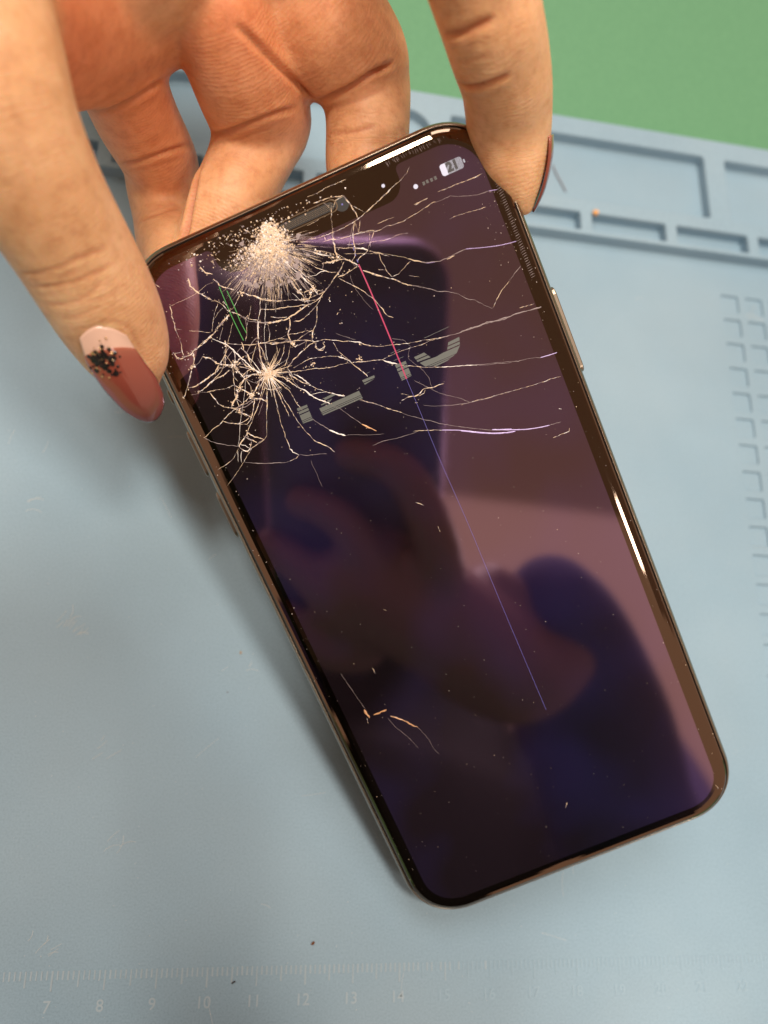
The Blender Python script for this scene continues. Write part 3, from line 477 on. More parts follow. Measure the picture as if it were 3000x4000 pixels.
grain_bump(MAT['mark'], 2200, .4, .0001); MAT['worn'] = mat('worn_moulded_mark', (.30, .43, .52), .5); grain_bump(MAT['worn'], 2200, .4, .0001)
def green():
    m = mat('green_tabletop', (.17, .40, .15), .55); b = m.node_tree.nodes['Principled BSDF']
    tc, n, bu = grain_bump(m, 700, .5, .0003)
    f = N(m, 'ShaderNodeTexNoise', Scale=1100, Detail=3); LK(m, tc, 'Object', f, 'Vector')
    r = ramp(m, [(.3, (.105, .28, .15)), (.7, (.125, .315, .17))]); LK(m, f, 'Fac', r, 'Fac'); LK(m, r, 'Color', b, 'Base Color'); return m
MAT['green'] = green()
def skin(name='skin'):
    m = mat(name, (.7, .42, .27), .5, spec=.35); b = m.node_tree.nodes['Principled BSDF']
    b.inputs['Subsurface Weight'].default_value = .5; b.inputs['Subsurface Radius'].default_value = (1, .28, .11); b.inputs['Subsurface Scale'].default_value = .0035
    tc = N(m, 'ShaderNodeTexCoord')
    n1 = N(m, 'ShaderNodeTexNoise', Scale=95, Detail=5, Roughness=.6); LK(m, tc, 'Object', n1, 'Vector')
    r1 = ramp(m, [(.3, (.71, .375, .185)), (.5, (.78, .44, .23)), (.72, (.83, .51, .295))]); LK(m, n1, 'Fac', r1, 'Fac')
    n4 = N(m, 'ShaderNodeTexNoise', Scale=420, Detail=5, Roughness=.7); LK(m, tc, 'Object', n4, 'Vector')
    r4 = ramp(m, [(.32, (.86, .78, .74)), (.52, (1, 1, 1)), (.74, (1.06, 1.1, 1.14))]); LK(m, n4, 'Fac', r4, 'Fac')
    m4 = N(m, 'ShaderNodeMix', data_type='RGBA', blend_type='MULTIPLY'); m4.inputs[0].default_value = 1.0; LK(m, r1, 'Color', m4, 6); LK(m, r4, 'Color', m4, 7)
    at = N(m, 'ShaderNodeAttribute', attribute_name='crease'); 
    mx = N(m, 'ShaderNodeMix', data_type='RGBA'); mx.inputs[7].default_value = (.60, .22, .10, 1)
    pa = N(m, 'ShaderNodeAttribute', attribute_name='palmar_shade'); mp = N(m, 'ShaderNodeMix', data_type='RGBA', blend_type='MULTIPLY'); mp.inputs[7].default_value = (.96, .50, .38, 1)  # palm redness plus its shade, painted into the colour, fading to the fingertips
    LK(m, pa, 'Fac', mp, 0); LK(m, m4, 2, mp, 6)
    LK(m, at, 'Fac', mx, 0); LK(m, mp, 2, mx, 6); LK(m, mx, 2, b, 'Base Color')
    al = N(m, 'ShaderNodeAttribute', attribute_name='along')
    n2 = N(m, 'ShaderNodeTexNoise', Scale=260, Detail=2); LK(m, tc, 'Object', n2, 'Vector')
    ad = N(m, 'ShaderNodeMath', operation='MULTIPLY_ADD'); ad.inputs[1].default_value = 1.4; LK(m, n2, 'Fac', ad, 0); LK(m, al, 'Fac', ad, 2)
    mu = N(m, 'ShaderNodeMath', operation='MULTIPLY'); mu.inputs[1].default_value = 9.5; LK(m, ad, 0, mu, 0)
    si = N(m, 'ShaderNodeMath', operation='SINE'); LK(m, mu, 0, si, 0)
    b1 = N(m, 'ShaderNodeBump', Strength=.12, Distance=.00012); LK(m, si, 0, b1, 'Height')
    n3 = N(m, 'ShaderNodeTexVoronoi', Scale=1100, feature='DISTANCE_TO_EDGE'); LK(m, tc, 'Object', n3, 'Vector')
    b2 = N(m, 'ShaderNodeBump', Strength=.55, Distance=.00013); LK(m, n3, 'Distance', b2, 'Height'); LK(m, b1, 'Normal', b2, 'Normal')
    LK(m, b2, 'Normal', b, 'Normal'); return m
MAT['skin'] = skin()
MAT['nail'] = mat('natural_nail', (.74, .47, .36), .22, spec=.5, Coat_Weight=.6)
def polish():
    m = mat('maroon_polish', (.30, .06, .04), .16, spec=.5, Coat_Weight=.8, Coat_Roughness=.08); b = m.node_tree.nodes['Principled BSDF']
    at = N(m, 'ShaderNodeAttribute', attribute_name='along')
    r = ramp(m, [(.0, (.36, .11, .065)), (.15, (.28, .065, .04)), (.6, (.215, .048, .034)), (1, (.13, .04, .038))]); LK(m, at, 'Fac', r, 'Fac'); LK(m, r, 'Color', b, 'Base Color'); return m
MAT['polish'] = polish()
MAT['fleck'] = mat('black_glitter', (.012, .010, .010), .2); MAT['gold'] = mat('gold_glitter', (.85, .55, .28), .25, .8)
MAT['steel'] = mat('graphite_steel', (.33, .265, .205), .30, 1.0); 
MAT['gasket'] = mat('black_gasket', (.012, .010, .009), .6)
def glassm(name, f0, rough):
    m = mat(name, f0, rough, 1.0); b = m.node_tree.nodes['Principled BSDF']; return m
MAT['border'] = glassm('black_border_glass', (.185, .135, .10), .03)
MAT['screen'] = glassm('display_glass', (.34, .235, .315), .055); MAT['screen'].node_tree.nodes['Principled BSDF'].inputs['Metallic'].default_value = .985
def screen_glow():
    m = MAT['screen']; b = m.node_tree.nodes['Principled BSDF']; tc = N(m, 'ShaderNodeTexCoord')
    n = N(m, 'ShaderNodeTexNoise', Scale=38, Detail=2); LK(m, tc, 'Object', n, 'Vector')
    r = ramp(m, [(.42, (.0, .0, .0)), (.62, (.06, .05, .34)), (.8, (.13, .08, .46))]); LK(m, n, 'Fac', r, 'Fac')
    LK(m, r, 'Color', b, 'Emission Color'); b.inputs['Emission Strength'].default_value = .04
screen_glow()
MAT['grille'] = mat('speaker_mesh', (.20, .145, .095), .45, .5)
def E(name, c, s): return mat(name, (.01, .01, .01), .4, emit=c, estr=s)
MAT['ui'] = E('lit_pixels_white', (.95, .86, .98), .72); MAT['ui_dim'] = E('lit_pixels_grey', (.62, .57, .45), .22)
MAT['ui_mid'] = E('lit_pixels_hatched', (.9, .86, .95), .42); MAT['pink'] = E('stuck_pixels_pink', (.9, .05, .16), .6); MAT['green_px'] = E('stuck_pixels_green', (.16, .75, .13), .42)
MAT['violet'] = E('stuck_pixels_and_lens_gleam', (.30, .22, .75), .5); MAT['dark_px'] = mat('unlit_digit', (.02, .015, .02), .3)
def crack(name, c, r=.45, em=0): return mat(name, c, r, spec=.6)
MAT['b'] = crack('crack_dust', (.78, .59, .41)); MAT['w'] = crack('crack_bright', (.92, .84, .80), .3)
MAT['l'] = crack('crack_faint', (.30, .235, .235)); MAT['o'] = crack('crack_copper', (.72, .38, .18), .3)
MAT['p'] = crack('crack_violet', (.55, .42, .80), .25); MAT['speck'] = mat('dust', (.62, .52, .46), .7)

# ------------------------------------------------------------------ the setting: table and repair mat
tb = MB(); tb.add([(-900, -700, -3.2), (900, -700, -3.2), (900, 1100, -3.2), (-900, 1100, -3.2)], [(0, 1, 2, 3)])
tag(tb.obj('tabletop', MAT['green']), kind='structure')
mat_root = tag(empty('repair_mat'), 'blue grey silicone work mat with tray pockets and a moulded centimetre ruler', 'work mat')
X0, X1, Y0, YS, YT = -190, 190, -60, 187.3, 228.5
mb = MB()
def pocket(mb, hole, ztop, zfloor, bev=.35):
    cx = sum(p[0] for p in hole) / len(hole); cy = sum(p[1] for p in hole) / len(hole)
    def ins(d):
        out = []
        n = len(hole)
        for i in range(n):
            a, b = Vector(hole[i - 1]), Vector(hole[(i + 1) % n]); t = (b - a).normalized(); nn = Vector((-t.y, t.x))
            q = Vector(hole[i]) + nn * d; out.append((q.x, q.y))
        return out
    h = ztop - zfloor; b = min(bev, h * .4)
    rings = [(0, ztop), (b * .35, ztop - b * .12), (b * .8, ztop - b * .55), (b, ztop - b), (b, zfloor + b * .8), (b * 1.25, zfloor + b * .25), (b * 1.9, zfloor)]
    R_ = [[(x, y, z) for x, y in ins(d)] for d, z in rings]
    sweep(mb, [list(r) for r in R_])
    flat(mb, [(x, y) for x, y, z in R_[-1]], zfloor)
holes = []
for i in range(9):
    for j in range(16):
        cx, cy = 101.4 - 3.0 + i * 8.0, 176.0 - 3.0 - j * 8.0
        if cx < 185: holes.append(rrect(3.0, 3.0, .7, 3, cx, cy))
base = [(X0, Y0), (X1, Y0), (X1, YS), (X0, YS)]
flat(mb, base, 0, 0, holes)
for h in holes: pocket(mb, h, 0, -.75, .22)
trays = []
for k in range(-7, 6):
    a = 53.6 + 26.9 * k
    if -185 < a < 160: trays.append(rrect(12.1, 3.5, 1.1, 4, a + 12.1, 192.0))
trays.append(rrect(41.0, 11.8, 1.5, 4, 52.2, 210.9))
trays.append(rrect(38.0, 11.7, 1.5, 4, 137.3, 210.7))
trays.append(rrect(40.0, 11.8, 8.5, 8, -33.6, 210.9))
trays.append(rrect(40.0, 11.8, 1.5, 4, -118.0, 210.9))
strip = [(X0, YS + .4), (X1, YS + .4), (X1, YT), (X0, YT)]
flat(mb, strip, 4, 0, trays)
for h in trays: pocket(mb, h, 4, 0.0, .5)
# step up to the tray strip, with eased edge, and the outer rim
prof = [(YS, 0), (YS + .05, .25), (YS + .08, 3.55), (YS + .2, 3.88), (YS + .4, 4.0)]
sweep(mb, [[(X0, y, z), (X1, y, z)] for y, z in prof], closed=False)
sweep(mb, [[(X0, YT, 4.0), (X1, YT, 4.0)], [(X0, YT + .35, 3.8), (X1, YT + .35, 3.8)], [(X0, YT + .5, 3.3), (X1, YT + .5, 3.3)], [(X0, YT + .5, -3), (X1, YT + .5, -3)]], closed=False)
body = mb.obj('mat_sheet', MAT['silicone'], mat_root)
tk = MB()
for mm in range(50, 240):
    x = (mm / 10 - 14) * 10; L = 3.6 if mm % 10 == 0 else 2.9 if mm % 5 == 0 else 1.65
    w_ = .17 + rng.uniform(-.02, .02); y0 = -L + rng.uniform(-.06, .06)
    a, c = [(x - w_, y0), (x + w_, y0), (x + w_, 0), (x - w_, 0)], .05
    lo = [(px, py, .002) for px, py in a]; hi = [(x + (px - x) * .6, py * .98 + .0, .10) for px, py in a]
    tk.add(lo + hi, [(0, 1, 5, 4), (1, 2, 6, 5), (2, 3, 7, 6), (3, 0, 4, 7), (4, 5, 6, 7)], int(mm > 150 + rng.uniform(-14, 14)))
tag(tk.obj('ruler_tick', [MAT['mark'], MAT['worn']], mat_root), kind='stuff')
def text_mesh(s, size, ext, bold=0.0):
    cu = bpy.data.curves.new('t', 'FONT'); cu.body = s; cu.size = size; cu.align_x = 'CENTER'; cu.align_y = 'CENTER'; cu.extrude = ext; cu.offset = bold; cu.resolution_u = 4
    o = bpy.data.objects.new('t', cu); COL.objects.link(o); dg = bpy.context.evaluated_depsgraph_get(); dg.update()
    me = bpy.data.meshes.new_from_object(o.evaluated_get(dg)); bpy.data.objects.remove(o); bpy.data.curves.remove(cu); return me
for c in range(6, 23):
    me = text_mesh(str(c), .0031, .00006, .00002); me.materials.clear(); me.materials.append(MAT['mark' if c < 15 else 'worn'])
    o = bpy.data.objects.new('numeral', me); COL.objects.link(o); o.parent = mat_root; o.location = ((c - 14) * .01 - .0004, -.0064, .00004)
# the ceiling of the workshop, mirrored in the upper half of the screen
cl = MB(); cl.add([(-2600, -1150, 1600), (2600, -1150, 1600), (2600, 2400, 1600), (-2600, 2400, 1600)], [(3, 2, 1, 0)])
tag(cl.obj('ceiling', mat('ceiling_paint', (.42, .36, .33), .8)), kind='structure')
# crumbs and lint lying on the mat
def crumb(name, x, y, r, m, label, seed, z=0.0, sq=(1, .7, .6)):
    rr = random.Random(seed); bm = bmesh.new(); bmesh.ops.create_icosphere(bm, subdivisions=2, radius=1)
    for v in bm.verts: v.co = Vector((v.co.x * sq[0], v.co.y * sq[1], v.co.z * sq[2])) * (r * rr.uniform(.7, 1.2))
    zmin = min(v.co.z for v in bm.verts); me = bpy.data.meshes.new(name)
    for v in bm.verts: v.co.z -= zmin
    bm.to_mesh(me); bm.free(); me.materials.append(m); o = bpy.data.objects.new(name, me); COL.objects.link(o)
    o.location = (x * .001, y * .001, z * .001); o.scale = (.001,) * 3; o.rotation_euler.z = rr.uniform(0, 6); return tag(o, label, 'crumb')
rust = mat('rust_brown', (.16, .06, .02), .7); black = mat('black_grit', (.03, .025, .03), .6); amber = mat('amber_flux', (.85, .42, .14), .3)
grey = mat('grey_grit', (.18, .19, .22), .8)
crumb('crumb', -18.7, 4.1, .42, rust, 'rusty brown crumb above the ruler near the 12', 3)
crumb('crumb', -34.6, -2.8, .40, black, 'elongated black speck among the ruler ticks between 10 and 11', 4, sq=(1.2, .45, .4))
crumb('crumb', 55.0, 195.0, .9, amber, 'glossy amber bead on the corner of a small tray pocket', 5, 3.6, (1, .9, .8))
crumb('crumb', -37.9, 63.9, .35, mat('tan_crumb', (.42, .3, .18), .8), 'faint tan crumb beside the left edge of the phone', 6, sq=(1, .8, .3))
crumb('crumb', -40.2, 55.0, .22, grey, 'tiny grey speck below the tan crumb left of the phone', 9, sq=(1, .8, .4))
wv = MB()
pts = cr_spline([(44.2, 213.3, .3), (45.2, 210.2, .35), (46.6, 207.3, .35), (47.9, 204.3, .3)], .5)
def tube(mb, pts, r, n=6, mi=0):
    P = np.array(pts)[:, :3]; T = np.gradient(P, axis=0); rings = []
    for p, t in zip(P, T):
        t = t / (np.linalg.norm(t) + 1e-9); a = np.cross(t, (0, 0, 1)); a /= np.linalg.norm(a) + 1e-9; b = np.cross(t, a)
        rings.append([tuple(p + r * (math.cos(2 * math.pi * k / n) * a + math.sin(2 * math.pi * k / n) * b)) for k in range(n)])
    sweep(mb, rings, mi)
tube(wv, pts, .22)
tag(wv.obj('wire_bit', mat('dull_wire', (.22, .2, .22), .5), None, True), 'thin dark bit of wire lying in the big tray pocket', 'wire')
lint = MB(); lr = random.Random(21)
for k in range(760):
    x, y = lr.uniform(-115, 125), lr.uniform(-14, 120) if lr.random() < .8 else lr.uniform(0, 180); s = lr.choice([.05, .06, .08, .11, .14]); a = lr.uniform(0, 6.28)
    lint.add([(x + s * math.cos(a + q), y + s * math.sin(a + q) * lr.uniform(.3, 1), .03 + .05 * (q > 4)) for q in (0, 2.1, 4.2)], [(0, 1, 2)])
for x, y, n in ((-73, 4, 3), (-73, 5, 3), (-78, 69, 8), (-74, 66, 6), (-62, 22, 4), (-66, 42, 4), (105, 170, 4), (110, 120, 3), (-90, 95, 3), (-35, 60, 2)):
    for k in range(n):
        ax, ay = x + lr.uniform(-2.5, 2.5), y + lr.uniform(-2, 2); th = lr.uniform(.5, 1.0); L = lr.uniform(1.2, 3.8); cv = lr.uniform(-.7, .7)
        pp = [(ax + L * t * math.cos(th + cv * t), ay + L * t * math.sin(th + cv * t), .04) for t in np.linspace(0, 1, 6)]
        tube(lint, pp, .05, 3)
for k in range(34):
    ax, ay = lr.uniform(-110, 120), lr.uniform(-12, 175); th = lr.uniform(0, 3.1); L = lr.uniform(1.5, 7); cv = lr.uniform(-.4, .4)
    tube(lint, [(ax + L * t * math.cos(th + cv * t), ay + L * t * math.sin(th + cv * t), .012) for t in np.linspace(0, 1, 6)], .034, 3)
grit = MB()
for k in range(120):
    x, y = lr.uniform(-115, 125), lr.uniform(-14, 180); s = lr.choice([.04, .05, .07, .1]); a = lr.uniform(0, 6.28)
    grit.add([(x + s * math.cos(a + q), y + s * math.sin(a + q) * lr.uniform(.4, 1), .03 + .05 * (q > 4)) for q in (0, 2.1, 4.2)], [(0, 1, 2)])
tag(grit.obj('grit', grey), 'dark grey grit sprinkled over the mat', 'grit', kind='stuff')
tag(lint.obj('lint', mat('white_lint', (.62, .64, .62), .8)), 'white specks and short lint fibres scattered over the mat', 'lint', kind='stuff')

# ------------------------------------------------------------------ the broken phone
PM = Matrix(PH_ROT).to_4x4(); PM.translation = Vector(PH_LOC)
ph = tag(empty('smartphone', mw=PM), 'dark smartphone with a shattered glass front held up by its top edge', 'phone')
HX, HY, RC = 35.45, 71.8, 11.2
def ring(inset, z, n=14): return [(x, y, z) for x, y in rrect(HX - inset, HY - inset, max(RC - inset * .9, 1), n, p=2.15)]
fm = MB(); sweep(fm, [ring(i, z) for i, z in ((3.0, -3.8), (1.9, -3.62), (1.1, -3.2), (.5, -2.5), (.15, -1.4), (.0, -.3), (.02, .5), (.16, 1.4), (.42, 2.1), (.72, 2.55), (.92, 2.72), (1.06, 2.70), (1.10, 2.4))])
fm.obj('frame', MAT['steel'], ph, True)
g_ = MB(); sweep(g_, [ring(1.08, 2.45), ring(1.30, 2.42), ring(1.32, 2.2)]); g_.obj('gasket', MAT['gasket'], ph)
bk = MB(); flat(bk, [(x, y) for x, y, z in ring(2.95, 0)][::1], -3.83)
bk.f = [tuple(reversed(f)) for f in bk.f]; bk.obj('back_glass', MAT['border'], ph)
def notch_outline():
    ax, ay, r = 31.2, 67.5, 6.8
    o = rrect(ax, ay, r, 12, p=2.1)
    i0 = 13  # end of the first corner arc -> top edge runs to the next corner
    nx, nd, nr = 17.3, 5.2, 3.2
    n = [(nx + 1.0, ay)]
    for k in range(1, 5):
        a = math.radians(90 - 90 * k / 4 + 0); n.append((nx + 1.0 - 1.0 * math.sin(math.radians(90 * k / 4)), ay - 1.0 + 1.0 * math.cos(math.radians(90 * k / 4))))
    for k in range(0, 7):
        a = math.radians(90 * k / 6); n.append((nx - nr + nr * math.cos(a), ay - nd + nr - nr * math.sin(a)))
    left = [(-x, y) for x, y in reversed(n)]
    return o[:i0] + n + left + o[i0:]
act = notch_outline()
gl = MB()
sweep(gl, [ring(i, z) for i, z in ((1.32, 2.4), (1.34, 2.95), (1.46, 3.25), (1.75, 3.52), (2.2, 3.72), (2.8, 3.815), (3.3, 3.845), (3.45, 3.85), (3.5, 3.85))])
b_out = [(x, y) for x, y, z in ring(3.5, 0)]
flat(gl, b_out, 3.85, 0, [act])
gl.obj('cover_glass', MAT['border'], ph, False)
for p in ph.children[-1].data.polygons: p.use_smooth = len(p.vertices) == 4
dsp = MB(); flat(dsp, act, 3.85); dsp.obj('display', MAT['screen'], ph)
# side keys
def key(name, x, y0, y1, sgn, wz=1.4):
    k = MB(); hy = abs(y1 - y0) / 2; cy = (y0 + y1) / 2
    prof_ = [(-.3, 1), (.35, 1), (.52, .86), (.55, .7)]
    rings = [[(x + sgn * d, cy + (py) * 1.0, pz * s) for py, pz in rrect(hy - (1 - s) * 1.2, wz, wz * .95, 5)] for d, s in prof_]
    sweep(k, rings); V = rings[-1]; k.add(V, [tuple(range(len(V)))]); return k.obj(name, MAT['steel'], ph)
key('side_button', 35.38, 38.2, 21.9, 1)
key('mute_switch', -35.38, 49.1, 46.1, -1, .9)
key('volume_button', -35.38, 40.9, 31.4, -1)
key('volume_button', -35.38, 28.4, 18.8, -1)
for x, y in ((1, -10.4), (-1, -58.0), (-1, 61.5)):
    a = MB(); P_ = [(.16, 1.4), (.02, .5), (.0, -.3), (.15, -1.4)]
    sweep(a, [[(x * (HX + .02 - i), y - .35, z), (x * (HX + .02 - i), y + .35, z)] for i, z in P_], closed=False); a.obj('antenna_band', MAT['gasket'], ph)
# notch hardware
sp = MB(); cap = [(x, y) for x, y in rrect(5.2, .72, .7, 6, .15, 65.75)]
flat(sp, cap, 3.862); sg = sp.obj('speaker_slot', MAT['gasket'], ph)
sm = MB()
for i in range(34):
    for j in range(4):
        x, y = -4.75 + i * .29 + (.14 if j % 2 else 0), 65.75 + (j - 1.5) * .27
        sm.add([(x - .11, y, 3.866), (x, y - .11, 3.866), (x + .11, y, 3.866), (x, y + .11, 3.866), (x, y, 3.92)], [(0, 1, 4), (1, 2, 4), (2, 3, 4), (3, 0, 4)])
tag(sm.obj('speaker_mesh', MAT['grille'], sg), kind='stuff')
rim = MB(); o1, o2 = rrect(5.75, 1.1, 1.05, 6, .15, 65.75), rrect(5.5, .92, .9, 6, .15, 65.75)
sweep(rim, [[(x, y, 3.857) for x, y in o1], [(x, y, 3.93) for x, y in rrect(5.62, 1.0, .97, 6, .15, 65.75)], [(x, y, 3.857) for x, y in o2]]); rim.obj('speaker_rim', MAT['grille'], ph)
def disc(x, y, r, n=20): return [(x + r * math.cos(2 * math.pi * k / n), y + r * math.sin(2 * math.pi * k / n)) for k in range(n)]
cm_ = MB(); flat(cm_, disc(UI['cam'][0], UI['cam'][1], 1.25), 3.858); co = cm_.obj('front_camera', MAT['gasket'], ph)
lz = MB(); flat(lz, disc(UI['cam'][0] + .05, UI['cam'][1] - .1, .16, 10), 3.864); lz.obj('lens', MAT['violet'], co)  # violet gleam of the lens, painted as a glow
# ---- what the screen shows
ui = MB()
def clip(poly, y0, y1):
    for s, yy in ((1, y0), (-1, y1)):
        out = []
        for i in range(len(poly)):
            a, b = poly[i - 1], poly[i]; da, db = s * (a[1] - yy), s * (b[1] - yy)
            if (da >= 0) != (db >= 0):
                t = da / (da - db); out.append((a[0] + t * (b[0] - a[0]), yy))
            if db >= 0: out.append(b)
        poly = out
        if len(poly) < 3: return []
    return poly
ZU = 3.866
for pl in UI['frag']:
    fr = MB(); y = min(p[1] for p in pl); top = max(p[1] for p in pl); c0 = .0
    cuts = [33.98, 34.22, 35.28, 35.52, 36.0, 36.2]
    bands = []; lo = y
    for a, b in ((33.93, 34.02), (34.22, 34.30), (35.34, 35.52), (35.98, 36.14)):
        if lo < a < top: bands.append((lo, a)); lo = b
    bands.append((lo, top))
    for a, b in bands:
        q = clip(pl, a, b)
        if len(q) >= 3:
            ar = sum(q[i - 1][0] * q[i][1] - q[i][0] * q[i - 1][1] for i in range(len(q)))
            if abs(ar) < .02: continue
            if ar < 0: q = q[::-1]
            fr.add([(x_, y_, ZU) for x_, y_ in q], [tuple(range(len(q)))])
    if fr.f: fr.obj('clock_fragment', MAT['ui_dim'], ph)
pc = (sum(p[0] for p in UI['pill']) / 4, sum(p[1] for p in UI['pill']) / 4 - .05)
pb = MB(); pill = rrect(1.98, .98, .42, 5, pc[0], pc[1])
flat(pb, clip([(min(x, pc[0] - .95), y) for x, y in pill], -99, 99), ZU)
icon = pb.obj('battery_icon', MAT['ui'], ph); pb = MB()
yy = pc[1] - .98
while yy < pc[1] + .98:
    q = clip([(max(x, pc[0] - .95), y) for x, y in pill], yy, yy + .085)
    if len(q) >= 3: pb.add([(x, y, ZU) for x, y in q], [tuple(range(len(q)))])
    yy += .135
flat(pb, rrect(.13, .3, .1, 3, pc[0] + 2.28, pc[1]), ZU)
pb.obj('battery_level', MAT['ui_mid'], icon)
me = text_mesh('21', .0021, 0, .00014); me.materials.clear(); me.materials.append(MAT['dark_px'])
o = bpy.data.objects.new('battery_number', me); COL.objects.link(o); o.parent = icon; o.location = ((pc[0] + .15) * .001, pc[1] * .001, .003874)
for i, (x, y) in enumerate(UI['dots']):
    d = MB(); flat(d, disc(x, y, .40 if i == 0 else .30, 16), ZU); d.obj('status_dot', MAT['ui'], ph)
for x, y in UI['bars']:
    d = MB()
    for k in range(4): yy = y - .26 + k * .145; d.add([(x - .22, yy, ZU), (x + .22, yy, ZU), (x + .22, yy + .085, ZU), (x - .22, yy + .085, ZU)], [(0, 1, 2, 3)])
    d.obj('signal_dot', MAT['ui_dim'], ph)
def line(name, pts, hw, m, z=3.868, dash=None):
    b = MB(); P = cr_spline(pts, .4)
    for i in range(len(P) - 1):
        if dash and i % dash: continue
        a, c = P[i], P[i + 1]; t = (c - a) / (np.linalg.norm(c - a) + 1e-9); n = np.array([-t[1], t[0]]) * hw
        b.add([(*(a - n), z), (*(c - n), z), (*(c + n), z), (*(a + n), z)], [(0, 1, 2, 3)][:1])
    b.f = [tuple(reversed(f)) if ((b.v[f[1]][0] - b.v[f[0]][0]) * (b.v[f[2]][1] - b.v[f[0]][1]) - (b.v[f[1]][1] - b.v[f[0]][1]) * (b.v[f[2]][0] - b.v[f[0]][0])) < 0 else f for f in b.f]
    return b.obj(name, m, ph)
tag(line('dead_pixel_line', UI['pink'], .115, MAT['pink']), 'bright crimson line of stuck pixels')
line('dead_pixel_line', UI['violet'], .07, MAT['violet'], dash=2)
tag(line('dead_pixel_line', UI['faint'], .03, MAT['violet']), 'thin dotted violet line of stuck pixels')
for g in UI['green']: tag(line('dead_pixel_line', g, .065, MAT['green_px']), 'short green line of stuck pixels')
# ---- cracks in the glass: ridges of powdered glass along each traced fracture
CK = 'bwlopg'; cmats = [MAT[c] for c in 'bwlop'] + [MAT['ui_dim']]
cb = MB(); cr_ = random.Random(5)
def ridge(mb, pts, hw, mi, jit=.05, z=3.852, var=.45, taper=False, smooth=False):
    if smooth: P = cr_spline(pts, .33)
    else:
        P = [np.array(pts[0])]
        for p, q in zip(pts[:-1], pts[1:]):
            p, q = np.array(p), np.array(q); k = max(1, int(np.linalg.norm(q - p) / .36)); nn_ = np.array([p[1] - q[1], q[0] - p[0]]); off = cr_.gauss(0, .03)
            P += [p + (q - p) * s_ / k + nn_ * off * math.sin(math.pi * s_ / k) for s_ in range(1, k + 1)]
        P = np.array(P)
    n = len(P)
    if n < 2: return
    T = np.gradient(P, axis=0); T /= np.linalg.norm(T, axis=1)[:, None] + 1e-9; Nn = np.stack([-T[:, 1], T[:, 0]], 1)
    vs = []
    ww = 1.0
    for i in range(n):
        ww = .6 * ww + .4 * (1 + cr_.uniform(-var, var) * 1.6); h = max(.018, hw * ww)
        if taper: h *= max(.15, 1 - i / (n - 1))
        elif i in (0, n - 1): h *= .5
        c = P[i] + Nn[i] * cr_.uniform(-jit, jit)
        l, r = c + Nn[i] * h, c - Nn[i] * h * cr_.uniform(.7, 1.2); zz = z + min(.10, .55 * h) * cr_.uniform(.5, 1.2)
        vs += [(l[0], l[1], z), (c[0], c[1], zz), (r[0], r[1], z)]
    for i in range(n - 1):
        q = mi
        if mi == 0 and not taper: q = cr_.choice((0, 0, 0, 0, 1, 2, 2))
        mb.add(vs[3 * i:3 * i + 6], [(1, 4, 3, 0), (2, 5, 4, 1)], q)
def shard(mb, x, y, s, mi, z=3.855, h=.08):
    a = cr_.uniform(0, 6.28); k = cr_.choice((3, 4, 4, 5)); vs = []
    for q in range(k):
        t = a + 6.28 * q / k + cr_.uniform(-.4, .4); r = s * cr_.uniform(.5, 1.3); vs.append((x + r * math.cos(t), y + r * math.sin(t), z + cr_.uniform(0, h)))
    mb.add(vs + [(x, y, z + h * cr_.uniform(.6, 1.5))], [(q, (q + 1) % k, k) for q in range(k)], mi)
for hw, c, pts in CRACKS:
    mi = CK.index(c); smooth_ = c in 'gp'
    ridge(cb, pts, hw * (.66 if c == 'b' else .8), mi, 0 if smooth_ else min(.10, .035 + hw * .3), var=.1 if smooth_ else .8, smooth=smooth_)
    if c == 'b' and hw > .12:    # crumbs of glass shed beside the wider fractures
        P = cr_spline(pts, .5)
        for p in P:
            for _ in range(6 if hw > .2 else 3):
                if cr_.random() < .6: shard(cb, p[0] + cr_.gauss(0, hw * 1.5), p[1] + cr_.gauss(0, hw * 1.5), cr_.uniform(.03, .10), cr_.choice((0, 0, 0, 1, 2)))
dense = []
for hw, c, pts in CRACKS:
    if c in 'bw' and hw > .08:
        for p in cr_spline(pts, .8):
            if p[0] < 6 and p[1] > 33 + max(0, p[0] * .6): dense.append(p)
for k in range(720):   # fine secondary fractures that join neighbouring cracks
    p = cr_.choice(dense); q = cr_.choice(dense); d = np.linalg.norm(p - q)
    if not .8 < d < 4.2: continue
    m_ = (p + q) / 2 + np.array([cr_.gauss(0, .18), cr_.gauss(0, .18)]); ridge(cb, [tuple(p), tuple(m_), tuple(q)], cr_.uniform(.02, .055), cr_.choice((0, 0, 2, 2, 1)), .03, var=.6)
for p in dense:        # glass powder caught along them
    for _ in range(2):
        if cr_.random() < .5: shard(cb, p[0] + cr_.gauss(0, .22), p[1] + cr_.gauss(0, .22), cr_.uniform(.03, .13), cr_.choice((0, 0, 1)), h=.07)
for k in range(26):    # flakes and knots where fractures meet
    p = cr_.choice(dense)
    for _ in range(12): shard(cb, p[0] + cr_.gauss(0, .3), p[1] + cr_.gauss(0, .25), cr_.uniform(.06, .2), cr_.choice((0, 0, 1)), h=.1)
tag(cb.obj('glass_crack', cmats, ph), kind='stuff')
st = MB(); (ix, iy), (jx, jy) = UI['imp']
lobes = ((.7, 1.1, 1.1, 1.1, 700, 1.2), (.2, -.6, 1.7, 1.0, 600, .95), (-2.6, .2, 1.3, .8, 420, .85), (-5.0, -.4, 1.7, 1.0, 260, .8), (2.2, -.6, 1.2, 1.0, 180, .75), (-.8, -3.2, 2.4, 1.5, 420, .6), (-4.5, -2.5, 1.8, 1.2, 160, .7))
